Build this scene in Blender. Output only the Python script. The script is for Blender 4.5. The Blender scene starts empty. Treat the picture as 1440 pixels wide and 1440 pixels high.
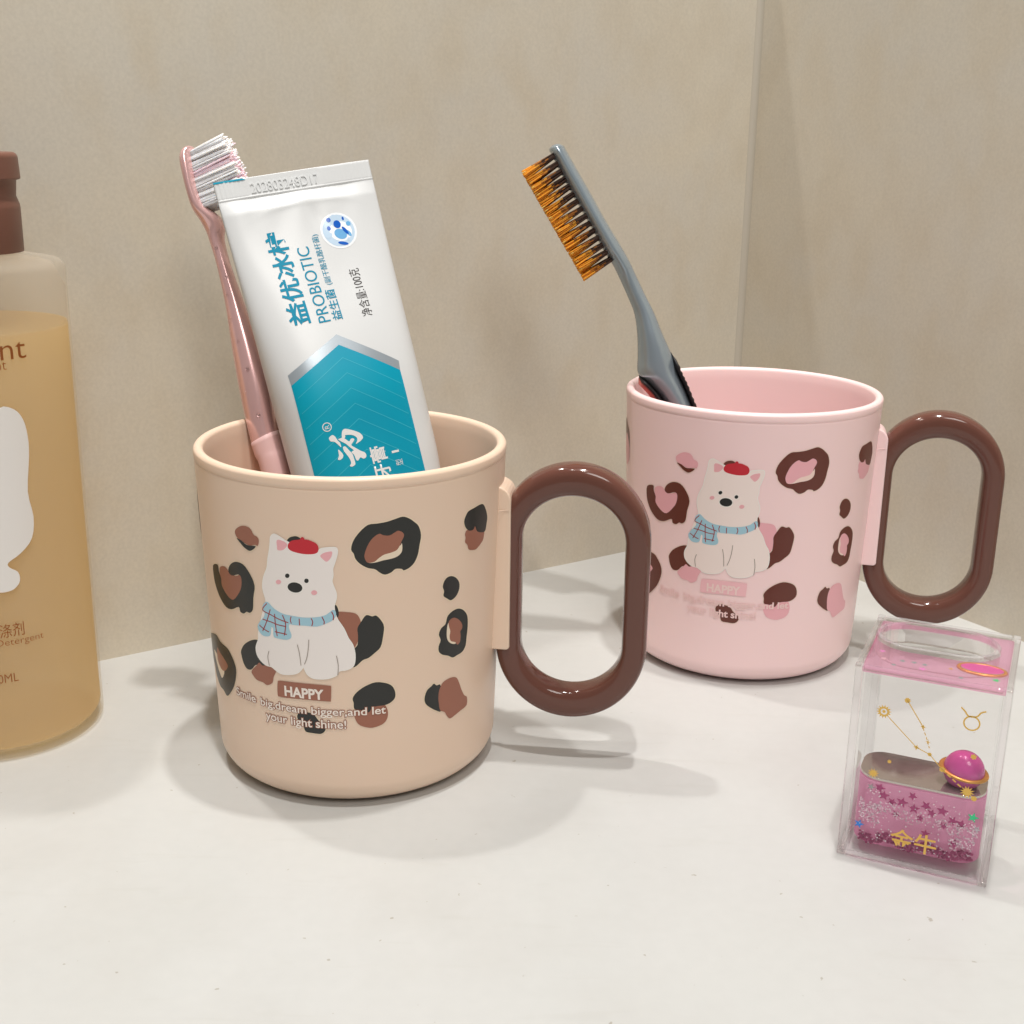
import bpy, bmesh, math, random
from mathutils import Vector, Matrix
random.seed(7)
S = 0.001                                   # everything below is written in millimetres
PI = math.pi
sin, cos, rad = math.sin, math.cos, math.radians
scene = bpy.context.scene
COL = scene.collection

# ------------------------------------------------------------------ materials
def srgb(r, g, b):
    f = lambda c: (c/255/12.92) if c/255 <= .04045 else ((c/255+.055)/1.055)**2.4
    return (f(r), f(g), f(b), 1)

def mat(name, col, rough=.4, metal=0, spec=.5, noise=None, bump=None, trans=0, ior=1.45, sss=0, coat=0, alpha=1):
    m = bpy.data.materials.new(name); m.use_nodes = True
    nt = m.node_tree; b = nt.nodes['Principled BSDF']
    b.inputs['Base Color'].default_value = col
    b.inputs['Roughness'].default_value = rough
    b.inputs['Metallic'].default_value = metal
    b.inputs['Specular IOR Level'].default_value = spec
    b.inputs['Transmission Weight'].default_value = trans
    b.inputs['IOR'].default_value = ior
    b.inputs['Coat Weight'].default_value = coat
    b.inputs['Alpha'].default_value = alpha
    if sss:
        b.inputs['Subsurface Weight'].default_value = sss
        b.inputs['Subsurface Radius'].default_value = (1, .7, .5)
        b.inputs['Subsurface Scale'].default_value = .003
    tc = nt.nodes.new('ShaderNodeTexCoord')
    if noise:                                # (scale, col2, detail, lo, hi)
        n = nt.nodes.new('ShaderNodeTexNoise'); n.inputs['Scale'].default_value = noise[0]
        n.inputs['Detail'].default_value = noise[2]
        nt.links.new(tc.outputs['Object'], n.inputs['Vector'])
        r = nt.nodes.new('ShaderNodeValToRGB')
        r.color_ramp.elements[0].position = noise[3]; r.color_ramp.elements[1].position = noise[4]
        r.color_ramp.elements[0].color = col; r.color_ramp.elements[1].color = noise[1]
        nt.links.new(n.outputs['Fac'], r.inputs['Fac'])
        nt.links.new(r.outputs['Color'], b.inputs['Base Color'])
    if bump:                                 # (scale, strength, distance mm)
        n2 = nt.nodes.new('ShaderNodeTexNoise'); n2.inputs['Scale'].default_value = bump[0]
        n2.inputs['Detail'].default_value = 3
        nt.links.new(tc.outputs['Object'], n2.inputs['Vector'])
        bp = nt.nodes.new('ShaderNodeBump'); bp.inputs['Strength'].default_value = bump[1]
        bp.inputs['Distance'].default_value = bump[2]*S
        nt.links.new(n2.outputs['Fac'], bp.inputs['Height'])
        nt.links.new(bp.outputs['Normal'], b.inputs['Normal'])
    return m

# ------------------------------------------------------------------ object helpers
def tag(o, label=None, cat=None, group=None, kind=None):
    if label: o['label'] = label
    if cat: o['category'] = cat
    if group: o['group'] = group
    if kind: o['kind'] = kind
    return o
def thing(name, label, cat, loc=(0, 0, 0), group=None):
    o = bpy.data.objects.new(name, None); COL.objects.link(o)
    o.empty_display_size = .01
    o.location = Vector(loc)*S
    return tag(o, label, cat, group)

class MB:
    """collects vertices in millimetres with an optional normal each, faces and a material slot"""
    def __init__(s): s.v = []; s.n = []; s.f = []; s.m = []
    def add(s, vs, fs, mi=0, ns=None):
        k = len(s.v); s.v += [tuple(a) for a in vs]
        s.n += [tuple(a) for a in ns] if ns else [(0, 0, 0)]*len(vs)
        s.f += [tuple(k+i for i in f) for f in fs]; s.m += [mi]*len(fs)
    def build(s, name, mats, parent=None, smooth=True, origin=(0, 0, 0)):
        me = bpy.data.meshes.new(name)
        ox, oy, oz = origin
        me.from_pydata([((x-ox)*S, (y-oy)*S, (z-oz)*S) for x, y, z in s.v], [], s.f)
        for m in (mats if isinstance(mats, (list, tuple)) else [mats]): me.materials.append(m)
        me.polygons.foreach_set('material_index', s.m)
        me.polygons.foreach_set('use_smooth', [smooth]*len(s.f))
        me.update()
        if any(n != (0, 0, 0) for n in s.n):
            me.normals_split_custom_set_from_vertices(s.n)
        o = bpy.data.objects.new(name, me); COL.objects.link(o)
        if parent:
            o.parent = parent
        o.location = Vector(origin)*S
        return o

def grid_faces(nu, nv, wrap=False):
    fs = []
    for j in range(nv-1):
        for i in range(nu if wrap else nu-1):
            a = j*nu+i; b = j*nu+(i+1) % nu
            fs.append((a, b, b+nu, a+nu))
    return fs

def lathe(mb, prof, seg=240, mi=0, c=(0, 0), close=False):
    """prof = [(r, z)]; normals from the profile tangent; azimuth 0 = -y, growing toward +x"""
    n = len(prof); vs = []; ns = []
    for j, (r, z) in enumerate(prof):
        a = prof[max(j-1, 0)]; b = prof[min(j+1, n-1)]
        if close: a = prof[(j-1) % n]; b = prof[(j+1) % n]
        t = Vector((b[0]-a[0], b[1]-a[1])); t = t.normalized() if t.length > 1e-9 else Vector((0, 1))
        nr, nz = t.y, -t.x
        for i in range(seg):
            p = 2*PI*i/seg
            vs.append((c[0]+r*sin(p), c[1]-r*cos(p), z)); ns.append((nr*sin(p), -nr*cos(p), nz))
    fs = grid_faces(seg, n, True)
    if close: fs += [((n-1)*seg+i, (n-1)*seg+(i+1) % seg, (i+1) % seg, i) for i in range(seg)]
    mb.add(vs, fs, mi, ns)

def box(mb, x0, x1, y0, y1, z0, z1, mi=0):
    vs = [(x, y, z) for z in (z0, z1) for y in (y0, y1) for x in (x0, x1)]
    mb.add(vs, [(0, 2, 3, 1), (4, 5, 7, 6), (0, 1, 5, 4), (2, 6, 7, 3), (0, 4, 6, 2), (1, 3, 7, 5)], mi)

def fix(o):
    bm = bmesh.new(); bm.from_mesh(o.data); bmesh.ops.recalc_face_normals(bm, faces=bm.faces[:]); bm.to_mesh(o.data); bm.free(); return o
def bevel(o, w, seg=3, angle=30):
    md = o.modifiers.new('bevel', 'BEVEL'); md.width = w*S; md.segments = seg
    md.limit_method = 'ANGLE'; md.angle_limit = rad(angle); md.harden_normals = True
    return o

# ------------------------------------------------------------------ flat artwork (2-D) mapped on surfaces
def catmull(p, n=4, closed=True):
    out = []; N = len(p)
    rng = range(N if closed else N-1)
    for i in rng:
        if closed: a, b, c, d = p[i-1], p[i], p[(i+1) % N], p[(i+2) % N]
        else: a, b, c, d = p[max(i-1, 0)], p[i], p[i+1], p[min(i+2, N-1)]
        for k in range(n):
            t = k/n
            out.append(tuple(.5*(2*b[q]+(c[q]-a[q])*t+(2*a[q]-5*b[q]+4*c[q]-d[q])*t*t+(3*b[q]-a[q]-3*c[q]+d[q])*t**3) for q in (0, 1)))
    if not closed: out.append(p[-1])
    return out
def offset_poly(p, d):
    A = sum(p[i-1][0]*p[i][1]-p[i][0]*p[i-1][1] for i in range(len(p)))
    s = 1 if A > 0 else -1; out = []
    for i in range(len(p)):
        a, b, c = p[i-1], p[i], p[(i+1) % len(p)]
        t = Vector((c[0]-a[0], c[1]-a[1]))
        if t.length < 1e-9: out.append(b); continue
        t.normalize(); out.append((b[0]+t.y*d*s, b[1]-t.x*d*s))
    return out
def ribbon(p, w):
    l, r = [], []
    for i in range(len(p)):
        a = p[max(i-1, 0)]; b = p[min(i+1, len(p)-1)]
        t = Vector((b[0]-a[0], b[1]-a[1])).normalized()
        l.append((p[i][0]-t.y*w/2, p[i][1]+t.x*w/2)); r.append((p[i][0]+t.y*w/2, p[i][1]-t.x*w/2))
    return l+r[::-1]
def fill2d(loops, gx=None, gy=None):
    """fills closed 2-D loops, cut on a grid of gx / gy spacing; returns verts, faces"""
    bm = bmesh.new()
    for p in loops:
        vs = [bm.verts.new((x, y, 0)) for x, y in p]
        for i in range(len(vs)): bm.edges.new((vs[i-1], vs[i]))
    bmesh.ops.triangle_fill(bm, edges=bm.edges[:], use_beauty=True, use_dissolve=False, normal=(0, 0, 1))
    return cut2d(bm, gx, gy)
def cut2d(bm, gx, gy):
    for ax, g in ((0, gx), (1, gy)):
        if not g or not bm.verts: continue
        lo = min(v.co[ax] for v in bm.verts); hi = max(v.co[ax] for v in bm.verts)
        for k in range(math.floor(lo/g), math.ceil(hi/g)+1):
            if lo+1e-6 < k*g < hi-1e-6:
                co = [0, 0, 0]; co[ax] = k*g; no = [0, 0, 0]; no[ax] = 1
                bmesh.ops.bisect_plane(bm, geom=bm.verts[:]+bm.edges[:]+bm.faces[:], dist=1e-6, plane_co=co, plane_no=no)
    bm.verts.index_update()
    r = [tuple(v.co) for v in bm.verts], [tuple(v.index for v in f.verts) for f in bm.faces]
    bm.free(); return r
DG = None
def text2d(s, bold=0, extrude=0, bev=0, shear=0):
    """a line of lettering as flat mesh data, bounding box moved to the origin; returns verts, faces, width, height"""
    cu = bpy.data.curves.new('lettering', 'FONT'); cu.body = s; cu.size = 1; cu.offset = bold
    cu.extrude = extrude; cu.bevel_depth = bev; cu.resolution_u = 5; cu.shear = shear
    o = bpy.data.objects.new('lettering', cu); COL.objects.link(o)
    bpy.context.view_layer.update()
    me = o.evaluated_get(bpy.context.evaluated_depsgraph_get()).to_mesh()
    vs = [tuple(v.co) for v in me.vertices]; fs = [tuple(p.vertices) for p in me.polygons]
    o.to_mesh_clear(); bpy.data.objects.remove(o); bpy.data.curves.remove(cu)
    x0 = min(v[0] for v in vs); x1 = max(v[0] for v in vs); y0 = min(v[1] for v in vs); y1 = max(v[1] for v in vs)
    return vs, fs, (x0, x1, y0, y1)
def place_text(s, x0, x1, y0, y1, bold=0, rot=0, gx=None, gy=None, extrude=0, bev=0, box_=None, shear=0):
    """fits text into the rectangle; rot=1 turns it to read upward (start at the bottom, tops to the left)"""
    vs, fs, bb = text2d(s, bold, extrude, bev, shear)
    if box_: bb = box_
    out = []
    for v in vs:
        a = (v[0]-bb[0])/(bb[1]-bb[0]); b = (v[1]-bb[2])/(bb[3]-bb[2])
        if rot: out.append((x1-(x1-x0)*b, y0+(y1-y0)*a, v[2]))
        else: out.append((x0+(x1-x0)*a, y0+(y1-y0)*b, v[2]))
    if extrude: return out, fs
    bm = bmesh.new(); bv = [bm.verts.new((p[0], p[1], 0)) for p in out]
    for f in fs:
        try: bm.faces.new([bv[i] for i in f])
        except ValueError: pass
    return cut2d(bm, gx, gy)
# artwork of the mugs: azimuth in degrees, height in millimetres
ART=[
('p','K',[(6.37,71.17),(7.23,73.41),(9.49,75.59),(12.21,77.2),(15.2,77.39),(18.53,77.65),(21.3,78.14),(24.12,78.56),(26.35,77.96),(28.31,76.88),(29.98,75.59),(30.88,73.22),(30.35,70.76),(29.7,68.3),(28.36,66.37),(26.37,65.2),(24.4,64.79),(23.75,65.22),(21.51,65.41),(19.92,64.62),(17.73,64.22),(15.88,64.89),(14.36,65.8),(11.93,66.24),(9.54,67.24),(7.78,68.65),(7.23,70.02)]),
('p','C',[(11.97,67.83),(14.09,67.51),(17.16,67.93),(20.59,68.24),(22.81,68.88),(23.9,70.02),(23.78,71.86),(23.01,71.24),(20.63,72.33),(15.06,70.41)]),
('p','B',[(10.82,69.69),(11.77,71.7),(13.01,73.22),(14.54,74.28),(16.06,74.79),(17.27,74.36),(19.41,74.14),(21.27,74.77),(22.53,75.13),(24.11,74.55),(24.55,73.61),(23.65,72.32),(23.01,71.24),(21.87,70.19),(19.98,69.74),(17.49,69.36),(15.64,68.56),(14.1,67.73),(11.97,67.6),(11.08,68.41)]),
('p','B',[(50.25,70.74),(51.15,71.67),(53.62,71.58),(55.16,71.78),(55.9,71.98),(57.36,71.62),(59.78,70.7),(62.15,69.68),(61.72,67.46),(60.15,66.57),(58.4,65.95),(56.72,65.56),(54.53,65.78),(52.45,66.35),(51.68,67.67),(50.37,68.61),(50.59,69.74)]),
('p','K',[(49.6,74.12),(50.45,75.61),(51.82,76.55),(54.8,76.86),(58.04,77.15),(60.67,76.88),(62.78,75.13),(64.11,72.98),(63.75,71.14),(62.46,69.24),(57.48,70.18),(55.91,71.88),(54.89,71.21),(52.63,71.28),(50.63,72.32)]),
('p','K',[(40.06,58.5),(40.66,59.83),(42.0,60.65),(44.07,60.69),(46.26,59.84),(47.85,58.36),(48.02,56.65),(46.91,55.17),(45.18,54.38),(43.64,54.27),(41.94,55.09),(40.46,55.96),(40.66,57.21)]),
('p','K',[(38.68,42.58),(39.52,44.15),(38.68,45.75),(39.59,47.3),(41.6,48.16),(42.37,49.96),(44.02,50.87),(46.19,51.29),(48.48,51.1),(50.95,50.02),(52.89,48.14),(53.28,45.35),(52.83,42.47),(52.35,40.08),(50.6,38.73),(47.71,38.36),(45.41,38.19),(43.17,39.14),(40.45,39.95),(38.8,41.09)]),
('p','C',[(42.85,48.18),(42.26,45.6),(42.76,43.55),(44.8,42.18),(47.07,41.96),(46.48,44.79),(45.02,47.53)]),
('p','B',[(43.09,48.37),(44.09,49.06),(45.84,49.12),(48.16,48.13),(49.96,46.54),(50.03,45.3),(49.09,44.75),(49.35,43.47),(49.06,41.8),(47.75,41.28),(46.6,42.21),(44.33,43.01),(43.67,44.36),(43.96,45.77),(43.31,47.12)]),
('p','B',[(0.74,54.82),(4.04,55.0),(7.31,54.57),(8.74,53.15),(9.26,51.25),(8.8,49.7),(7.89,47.2),(6.58,45.52),(5.35,46.31),(2.24,51.39)]),
('p','K',[(7.83,50.67),(9.3,52.51),(11.0,54.01),(13.06,53.59),(14.56,53.7),(16.38,52.13),(17.2,50.5),(16.73,47.68),(15.83,45.2),(13.67,43.75),(11.53,42.59),(9.4,42.04),(7.25,40.64),(5.8,40.36),(6.55,42.46),(6.47,45.01),(7.69,46.25),(7.94,48.78)]),
('p','K',[(-0.01,56.37),(0.67,56.87),(1.43,55.45),(1.36,53.89),(0.52,53.76),(-0.5,54.81)]),
('p','K',[(-40.2,40.39),(-38.22,42.41),(-34.76,44.13),(-31.67,44.97),(-30.02,44.58),(-30.88,42.38),(-28.93,40.09),(-27.46,38.69),(-29.74,38.14),(-32.67,37.86),(-35.1,36.18),(-37.71,35.95),(-39.38,37.27),(-40.16,39.09)]),
('p','B',[(-35.17,35.77),(-32.06,37.96),(-30.79,38.82),(-29.17,38.23),(-26.89,38.97),(-24.32,38.49),(-23.28,37.65),(-24.61,35.84),(-25.33,34.1),(-27.82,33.07),(-29.77,33.55),(-32.66,33.72),(-34.35,34.6)]),
('p','B',[(5.92,27.2),(6.58,28.83),(11.16,28.64),(12.48,29.22),(14.67,29.6),(16.86,29.55),(18.17,27.78),(18.14,25.79),(16.78,24.26),(14.1,23.47),(11.45,23.32),(7.98,24.15),(6.46,25.53)]),
('p','K',[(5.48,31.81),(7.0,33.4),(10.04,34.91),(13.93,35.8),(17.83,35.24),(20.03,34.18),(21.09,32.43),(20.89,30.81),(19.09,29.68),(16.86,29.22),(14.66,29.2),(12.47,28.89),(11.13,27.65),(8.12,28.45),(5.98,28.84),(5.78,30.49)]),
('p','K',[(32.75,29.01),(33.71,31.1),(35.62,32.01),(36.78,32.55),(37.99,31.83),(39.62,31.77),(40.09,29.92),(40.18,26.63),(40.26,24.08),(37.76,24.83),(35.34,26.05),(33.38,27.4)]),
('p','B',[(38.9,28.15),(39.25,30.34),(40.86,32.03),(43.41,32.61),(46.11,32.54),(48.03,31.77),(49.6,29.64),(50.71,27.85),(52.39,25.9),(54.08,24.97),(54.02,22.66),(50.52,22.0),(47.56,21.43),(44.94,21.01),(43.37,21.88),(41.99,23.46),(39.83,24.42),(39.19,26.32)]),
('p','K',[(-15.58,26.39),(-13.59,27.57),(-11.28,27.43),(-9.04,26.92),(-7.33,25.36),(-5.17,24.14),(-4.98,22.81),(-6.66,21.74),(-9.85,21.75),(-12.62,22.01),(-13.43,23.6),(-15.24,24.77)]),
('p','K',[(-37.26,71.04),(-34.9,70.76),(-32.72,69.95),(-29.96,70.07),(-28.38,70.08),(-29.77,69.11),(-31.58,68.57),(-33.97,69.17),(-35.6,70.05)]),
('p','B',[(-38.02,72.46),(-37.1,73.51),(-34.31,74.63),(-31.49,74.74),(-29.96,74.14),(-29.05,73.04),(-27.55,72.61),(-26.84,71.78),(-27.52,70.36),(-28.54,70.48),(-31.6,69.98),(-34.9,70.76),(-36.99,71.2)]),
('p','B',[(-49.9,61.08),(-45.91,62.14),(-43.1,61.07),(-39.68,60.71),(-36.59,61.53),(-36.81,58.67),(-38.5,56.17),(-42.37,53.77),(-46.03,54.48),(-49.1,55.8),(-49.92,58.2)]),
('p','K',[(-55.79,60.54),(-51.24,61.64),(-50.75,59.95),(-49.35,58.31),(-49.3,56.4),(-46.03,54.48),(-42.35,53.9),(-38.44,56.5),(-36.81,58.67),(-36.7,60.88),(-38.26,61.39),(-41.78,60.48),(-43.8,61.26),(-42.7,63.03),(-39.4,64.52),(-35.26,64.54),(-32.08,62.51),(-30.26,59.65),(-31.25,56.37),(-31.92,53.11),(-33.6,51.9),(-35.15,51.97),(-36.76,51.19),(-38.67,51.37),(-39.4,52.52),(-43.65,51.09),(-47.68,50.93),(-51.82,52.66),(-54.33,54.72),(-55.85,56.98)]),
('p','K',[(-73.34,37.06),(-61.17,40.26),(-55.91,39.55),(-49.75,39.01),(-47.34,37.9),(-44.99,35.76),(-44.58,33.19),(-46.74,29.34),(-50.16,26.48),(-53.83,24.51),(-57.18,25.33),(-61.52,25.52),(-66.32,27.63),(-68.46,29.79),(-75.49,31.97)]),
('p','C',[(-65.81,34.64),(-61.27,34.49),(-58.21,33.25),(-54.34,31.53),(-57.24,28.74),(-59.76,29.44),(-62.83,31.35)]),
('p','B',[(-60.22,36.79),(-56.66,36.01),(-53.81,35.37),(-50.98,34.38),(-50.85,33.41),(-53.86,31.65),(-57.58,31.38),(-61.25,33.14)]),
('p','K',[(-15.6,72.81),(-14.4,73.74),(-12.22,74.11),(-10.57,73.6),(-9.79,72.86),(-14.08,72.31)]),
('p','W',[(-21.82,73.09),(-20.99,73.81),(-19.99,74.01),(-18.06,73.42),(-15.11,72.32),(-10.12,71.11),(-4.97,70.76),(-3.42,71.36),(0.62,71.69),(1.6,71.24),(1.55,70.11),(0.7,68.03),(-0.14,66.32),(-0.12,64.6),(-0.55,63.07),(0.03,61.54),(0.73,60.01),(0.65,58.47),(-0.11,56.53),(0.3,54.2),(1.26,52.64),(2.98,50.68),(4.43,48.1),(5.93,46.3),(6.62,43.89),(6.44,41.7),(5.71,40.51),(3.84,39.74),(0.91,39.35),(0.06,38.33),(-2.12,37.5),(-4.85,37.09),(-8.14,37.07),(-10.31,37.75),(-11.36,38.89),(-12.12,40.04),(-13.03,39.17),(-14.85,38.01),(-18.46,37.33),(-21.52,37.3),(-23.66,38.05),(-25.21,38.65),(-27.53,38.72),(-29.83,39.59),(-31.43,40.96),(-31.69,42.74),(-31.01,44.06),(-30.13,45.4),(-29.89,47.25),(-28.45,50.45),(-26.72,53.85),(-25.48,56.16),(-26.2,58.23),(-26.49,60.14),(-25.7,62.56),(-24.05,65.06),(-23.43,67.42),(-22.57,69.8),(-22.07,71.74)]),
('p','P',[(-19.57,72.42),(-18.68,72.8),(-16.48,72.41),(-15.6,71.72),(-16.33,70.91),(-17.5,70.25),(-19.39,70.1),(-19.57,71.22)]),
('p','P',[(-4.13,69.46),(-2.97,70.24),(-0.93,70.66),(-0.03,70.59),(-0.23,69.53),(-1.04,68.58),(-2.07,68.07),(-3.06,68.54)]),
('p','R',[(-15.48,71.16),(-15.13,72.13),(-13.7,72.98),(-11.01,73.4),(-10.55,73.87),(-9.91,74.05),(-9.41,73.78),(-9.23,73.45),(-7.89,73.39),(-5.37,72.62),(-4.57,71.52),(-5.0,70.38),(-6.57,69.87),(-9.69,69.74),(-12.86,70.02),(-14.72,70.46)]),
('p','Z',[(-15.21,63.84),(-15.32,63.56),(-15.57,63.3),(-15.93,63.11),(-16.34,63.03),(-16.75,63.05),(-17.09,63.18),(-17.3,63.4),(-17.36,63.67),(-17.25,63.96),(-16.99,64.22),(-16.63,64.4),(-16.22,64.49),(-15.81,64.47),(-15.48,64.34),(-15.27,64.12)]),
('p','Z',[(-8.31,62.96),(-8.41,62.68),(-8.64,62.43),(-8.98,62.25),(-9.37,62.18),(-9.76,62.22),(-10.08,62.36),(-10.28,62.58),(-10.34,62.86),(-10.24,63.14),(-10.0,63.39),(-9.66,63.57),(-9.27,63.64),(-8.89,63.6),(-8.57,63.46),(-8.37,63.24)]),
('p','Z',[(-10.64,60.74),(-11.05,60.16),(-11.86,59.7),(-12.94,59.42),(-14.13,59.36),(-15.27,59.54),(-16.15,59.92),(-16.66,60.45),(-16.69,61.06),(-16.25,61.65),(-15.42,62.13),(-14.32,62.42),(-13.12,62.47),(-12.02,62.29),(-11.16,61.89),(-10.68,61.34)]),
('p','E',[(-15.44,63.83),(-15.52,63.6),(-15.72,63.4),(-16.0,63.25),(-16.33,63.18),(-16.65,63.2),(-16.92,63.3),(-17.08,63.47),(-17.13,63.69),(-17.04,63.92),(-16.84,64.12),(-16.56,64.27),(-16.23,64.34),(-15.91,64.32),(-15.65,64.22),(-15.48,64.04)]),
('p','E',[(-8.53,62.95),(-8.6,62.73),(-8.79,62.53),(-9.05,62.39),(-9.36,62.33),(-9.67,62.36),(-9.92,62.47),(-10.08,62.65),(-10.12,62.87),(-10.05,63.09),(-9.86,63.29),(-9.59,63.43),(-9.28,63.49),(-8.98,63.46),(-8.73,63.35),(-8.57,63.17)]),
('p','E',[(-10.96,60.76),(-11.32,60.27),(-12.03,59.88),(-12.99,59.64),(-14.06,59.6),(-15.07,59.75),(-15.86,60.08),(-16.32,60.53),(-16.36,61.05),(-15.98,61.55),(-15.24,61.95),(-14.26,62.2),(-13.2,62.24),(-12.21,62.08),(-11.44,61.74),(-11.0,61.28)]),
('p','P',[(-18.78,61.93),(-18.88,61.7),(-19.12,61.49),(-19.48,61.33),(-19.89,61.25),(-20.29,61.25),(-20.63,61.35),(-20.84,61.51),(-20.9,61.73),(-20.8,61.96),(-20.54,62.17),(-20.19,62.33),(-19.77,62.42),(-19.37,62.41),(-19.04,62.32),(-18.83,62.15)]),
('p','P',[(-5.72,59.99),(-5.82,59.75),(-6.06,59.54),(-6.41,59.4),(-6.81,59.33),(-7.21,59.36),(-7.55,59.48),(-7.76,59.67),(-7.83,59.91),(-7.73,60.15),(-7.49,60.36),(-7.14,60.51),(-6.73,60.57),(-6.33,60.54),(-6.0,60.42),(-5.79,60.23)]),
('p','S',[(-27.36,53.96),(-26.53,55.44),(-24.86,56.04),(-22.23,54.58),(-18.74,53.58),(-14.74,53.34),(-10.87,53.22),(-6.01,53.58),(-2.81,54.34),(-0.67,55.55),(0.35,55.36),(0.55,54.2),(-0.54,53.02),(-2.4,52.2),(-6.16,51.11),(-10.47,51.09),(-14.93,50.97),(-16.53,51.03),(-16.75,49.83),(-16.01,48.31),(-16.39,47.28),(-18.19,46.72),(-21.81,46.72),(-23.32,47.14),(-23.29,49.13),(-24.01,49.44),(-24.56,47.39),(-25.92,46.73),(-28.56,46.84),(-30.2,48.6),(-28.8,50.4),(-26.95,51.84),(-26.46,53.29)]),
('l','D',[(-15.71,53.18),(-16.08,52.17),(-15.76,51.29)]),
('l','D',[(-12.71,52.83),(-12.68,51.02)]),
('l','D',[(-8.27,53.17),(-7.8,52.21),(-8.19,51.13)]),
('l','D',[(-4.42,53.71),(-3.69,52.56),(-3.84,51.77)]),
('l','D',[(-0.95,55.16),(-0.33,53.99),(-0.54,52.94)]),
('l','D',[(-25.23,55.61),(-27.26,53.7),(-23.96,52.81),(-20.67,52.0),(-16.9,51.39)]),
('l','D',[(-27.56,51.16),(-23.86,50.85),(-20.83,50.41),(-17.87,50.31)]),
('l','D',[(-29.27,49.33),(-27.03,48.45),(-25.12,48.03)]),
('l','D',[(-22.56,48.43),(-17.76,48.23)]),
('l','D',[(-23.93,54.19),(-25.77,50.81),(-27.89,47.94)]),
('l','D',[(-22.25,53.21),(-22.16,50.46),(-21.75,47.33)]),
('l','D',[(-19.06,53.23),(-18.07,51.28),(-18.22,49.69),(-18.8,47.85)]),
('l','G',[(-25.71,42.83),(-26.44,41.11),(-25.99,38.74)]),
('l','G',[(-13.93,45.82),(-13.28,43.36),(-12.95,40.26)]),
('l','G',[(-9.53,47.4),(-9.93,44.79),(-10.66,42.35),(-11.62,40.68)]),
('l','G',[(0.2,43.47),(0.71,40.75),(0.43,38.22)]),
('p','L',[(-22.93,34.68),(-22.38,35.08),(-19.56,35.25),(-13.33,35.38),(-7.14,35.38),(-2.68,35.22),(-2.15,34.9),(-2.24,33.23),(-2.46,31.19),(-2.91,30.89),(-7.42,30.96),(-13.68,30.94),(-19.99,30.7),(-22.64,30.69),(-23.25,31.02),(-23.25,32.79)]),
]
TUBE = [(-82.74, 349.0, 153.64), (-41.94, 367.0, 158.7), (-61.1, 332.0, 76.84), (-21.24, 346.0, 75.79)]
TA = {'grey': [(-16.97, 55.82), (-1.41, 47.67), (14.05, 58.21), (13.66, 60.85), (-1.59, 50.61), (-16.8, 58.77)], 'teal': [(-16.8, 58.77), (-1.59, 50.61), (13.66, 60.85), (13.66, 118), (-16.8, 118)], 'chev': [(-16.8, 58.77), (-1.59, 50.61), (13.66, 60.85)], 't1': (-12.82, -6.92, 16.22, 43.16), 't2': (-5.1, -1.7, 21.81, 43.7), 't3': (-1.04, 1.82, 34.89, 43.78), 't4': (-0.1, 2.06, 18.88, 33.56), 't5': (7.35, 10.43, 30.23, 44.22), 'yao': [[(-7.18, 74.29), (-6.72, 73.58), (-5.96, 73.4), (-4.67, 73.93), (-3.2, 74.73), (-2.2, 75.54), (-1.75, 76.59), (-2.29, 77.29), (-3.26, 77.77), (-4.17, 78.04), (-3.63, 77.34), (-3.41, 76.68), (-3.77, 76.01), (-4.8, 75.35), (-6.39, 75.06), (-6.5, 75.5), (-6.97, 75.98), (-7.46, 75.75)], [(-7.4, 75.53), (-6.64, 76.06), (-5.8, 76.95), (-5.18, 76.39), (-4.58, 76.37), (-4.26, 76.79), (-4.85, 77.41), (-5.45, 78.09), (-4.54, 79.01), (-3.38, 80.1), (-2.35, 80.81), (-2.07, 81.58), (-2.35, 82.23), (-3.12, 82.4), (-3.83, 81.88), (-4.6, 82.53), (-5.13, 82.28), (-5.36, 80.82), (-5.87, 80.04), (-5.55, 79.71), (-5.16, 79.57), (-6.06, 78.42), (-6.95, 77.27), (-7.92, 76.46), (-8.55, 75.72), (-7.94, 75.63)], [(-10.89, 74.93), (-10.43, 74.46), (-9.69, 74.28), (-9.15, 74.88), (-8.74, 76.03), (-8.25, 76.85), (-8.31, 78.01), (-8.91, 77.16), (-9.7, 76.15), (-10.64, 75.81)], [(-9.24, 78.49), (-8.69, 79.09), (-8.25, 80.13), (-8.56, 80.88), (-9.35, 81.27), (-9.94, 81.01), (-9.41, 80.09)], [(-7.82, 78.12), (-7.14, 78.05), (-6.48, 79.14), (-5.75, 80.49), (-5.64, 81.46), (-5.59, 83.12), (-5.95, 83.62), (-6.71, 83.79), (-7.22, 83.48), (-6.71, 82.85), (-6.76, 81.66), (-7.26, 80.37), (-7.78, 79.19)]], 'gao': (-1.15, 3.69, 79.87, 89.77), 'xing': (5.57, 7.5, 84.78, 86.49), 'bar': (5.14, 7.23, 82.19, 82.79), 'reg': (-10.65, 71.83), 'badge': (8.05, 18.86), 'badge_r': 5.21}
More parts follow.
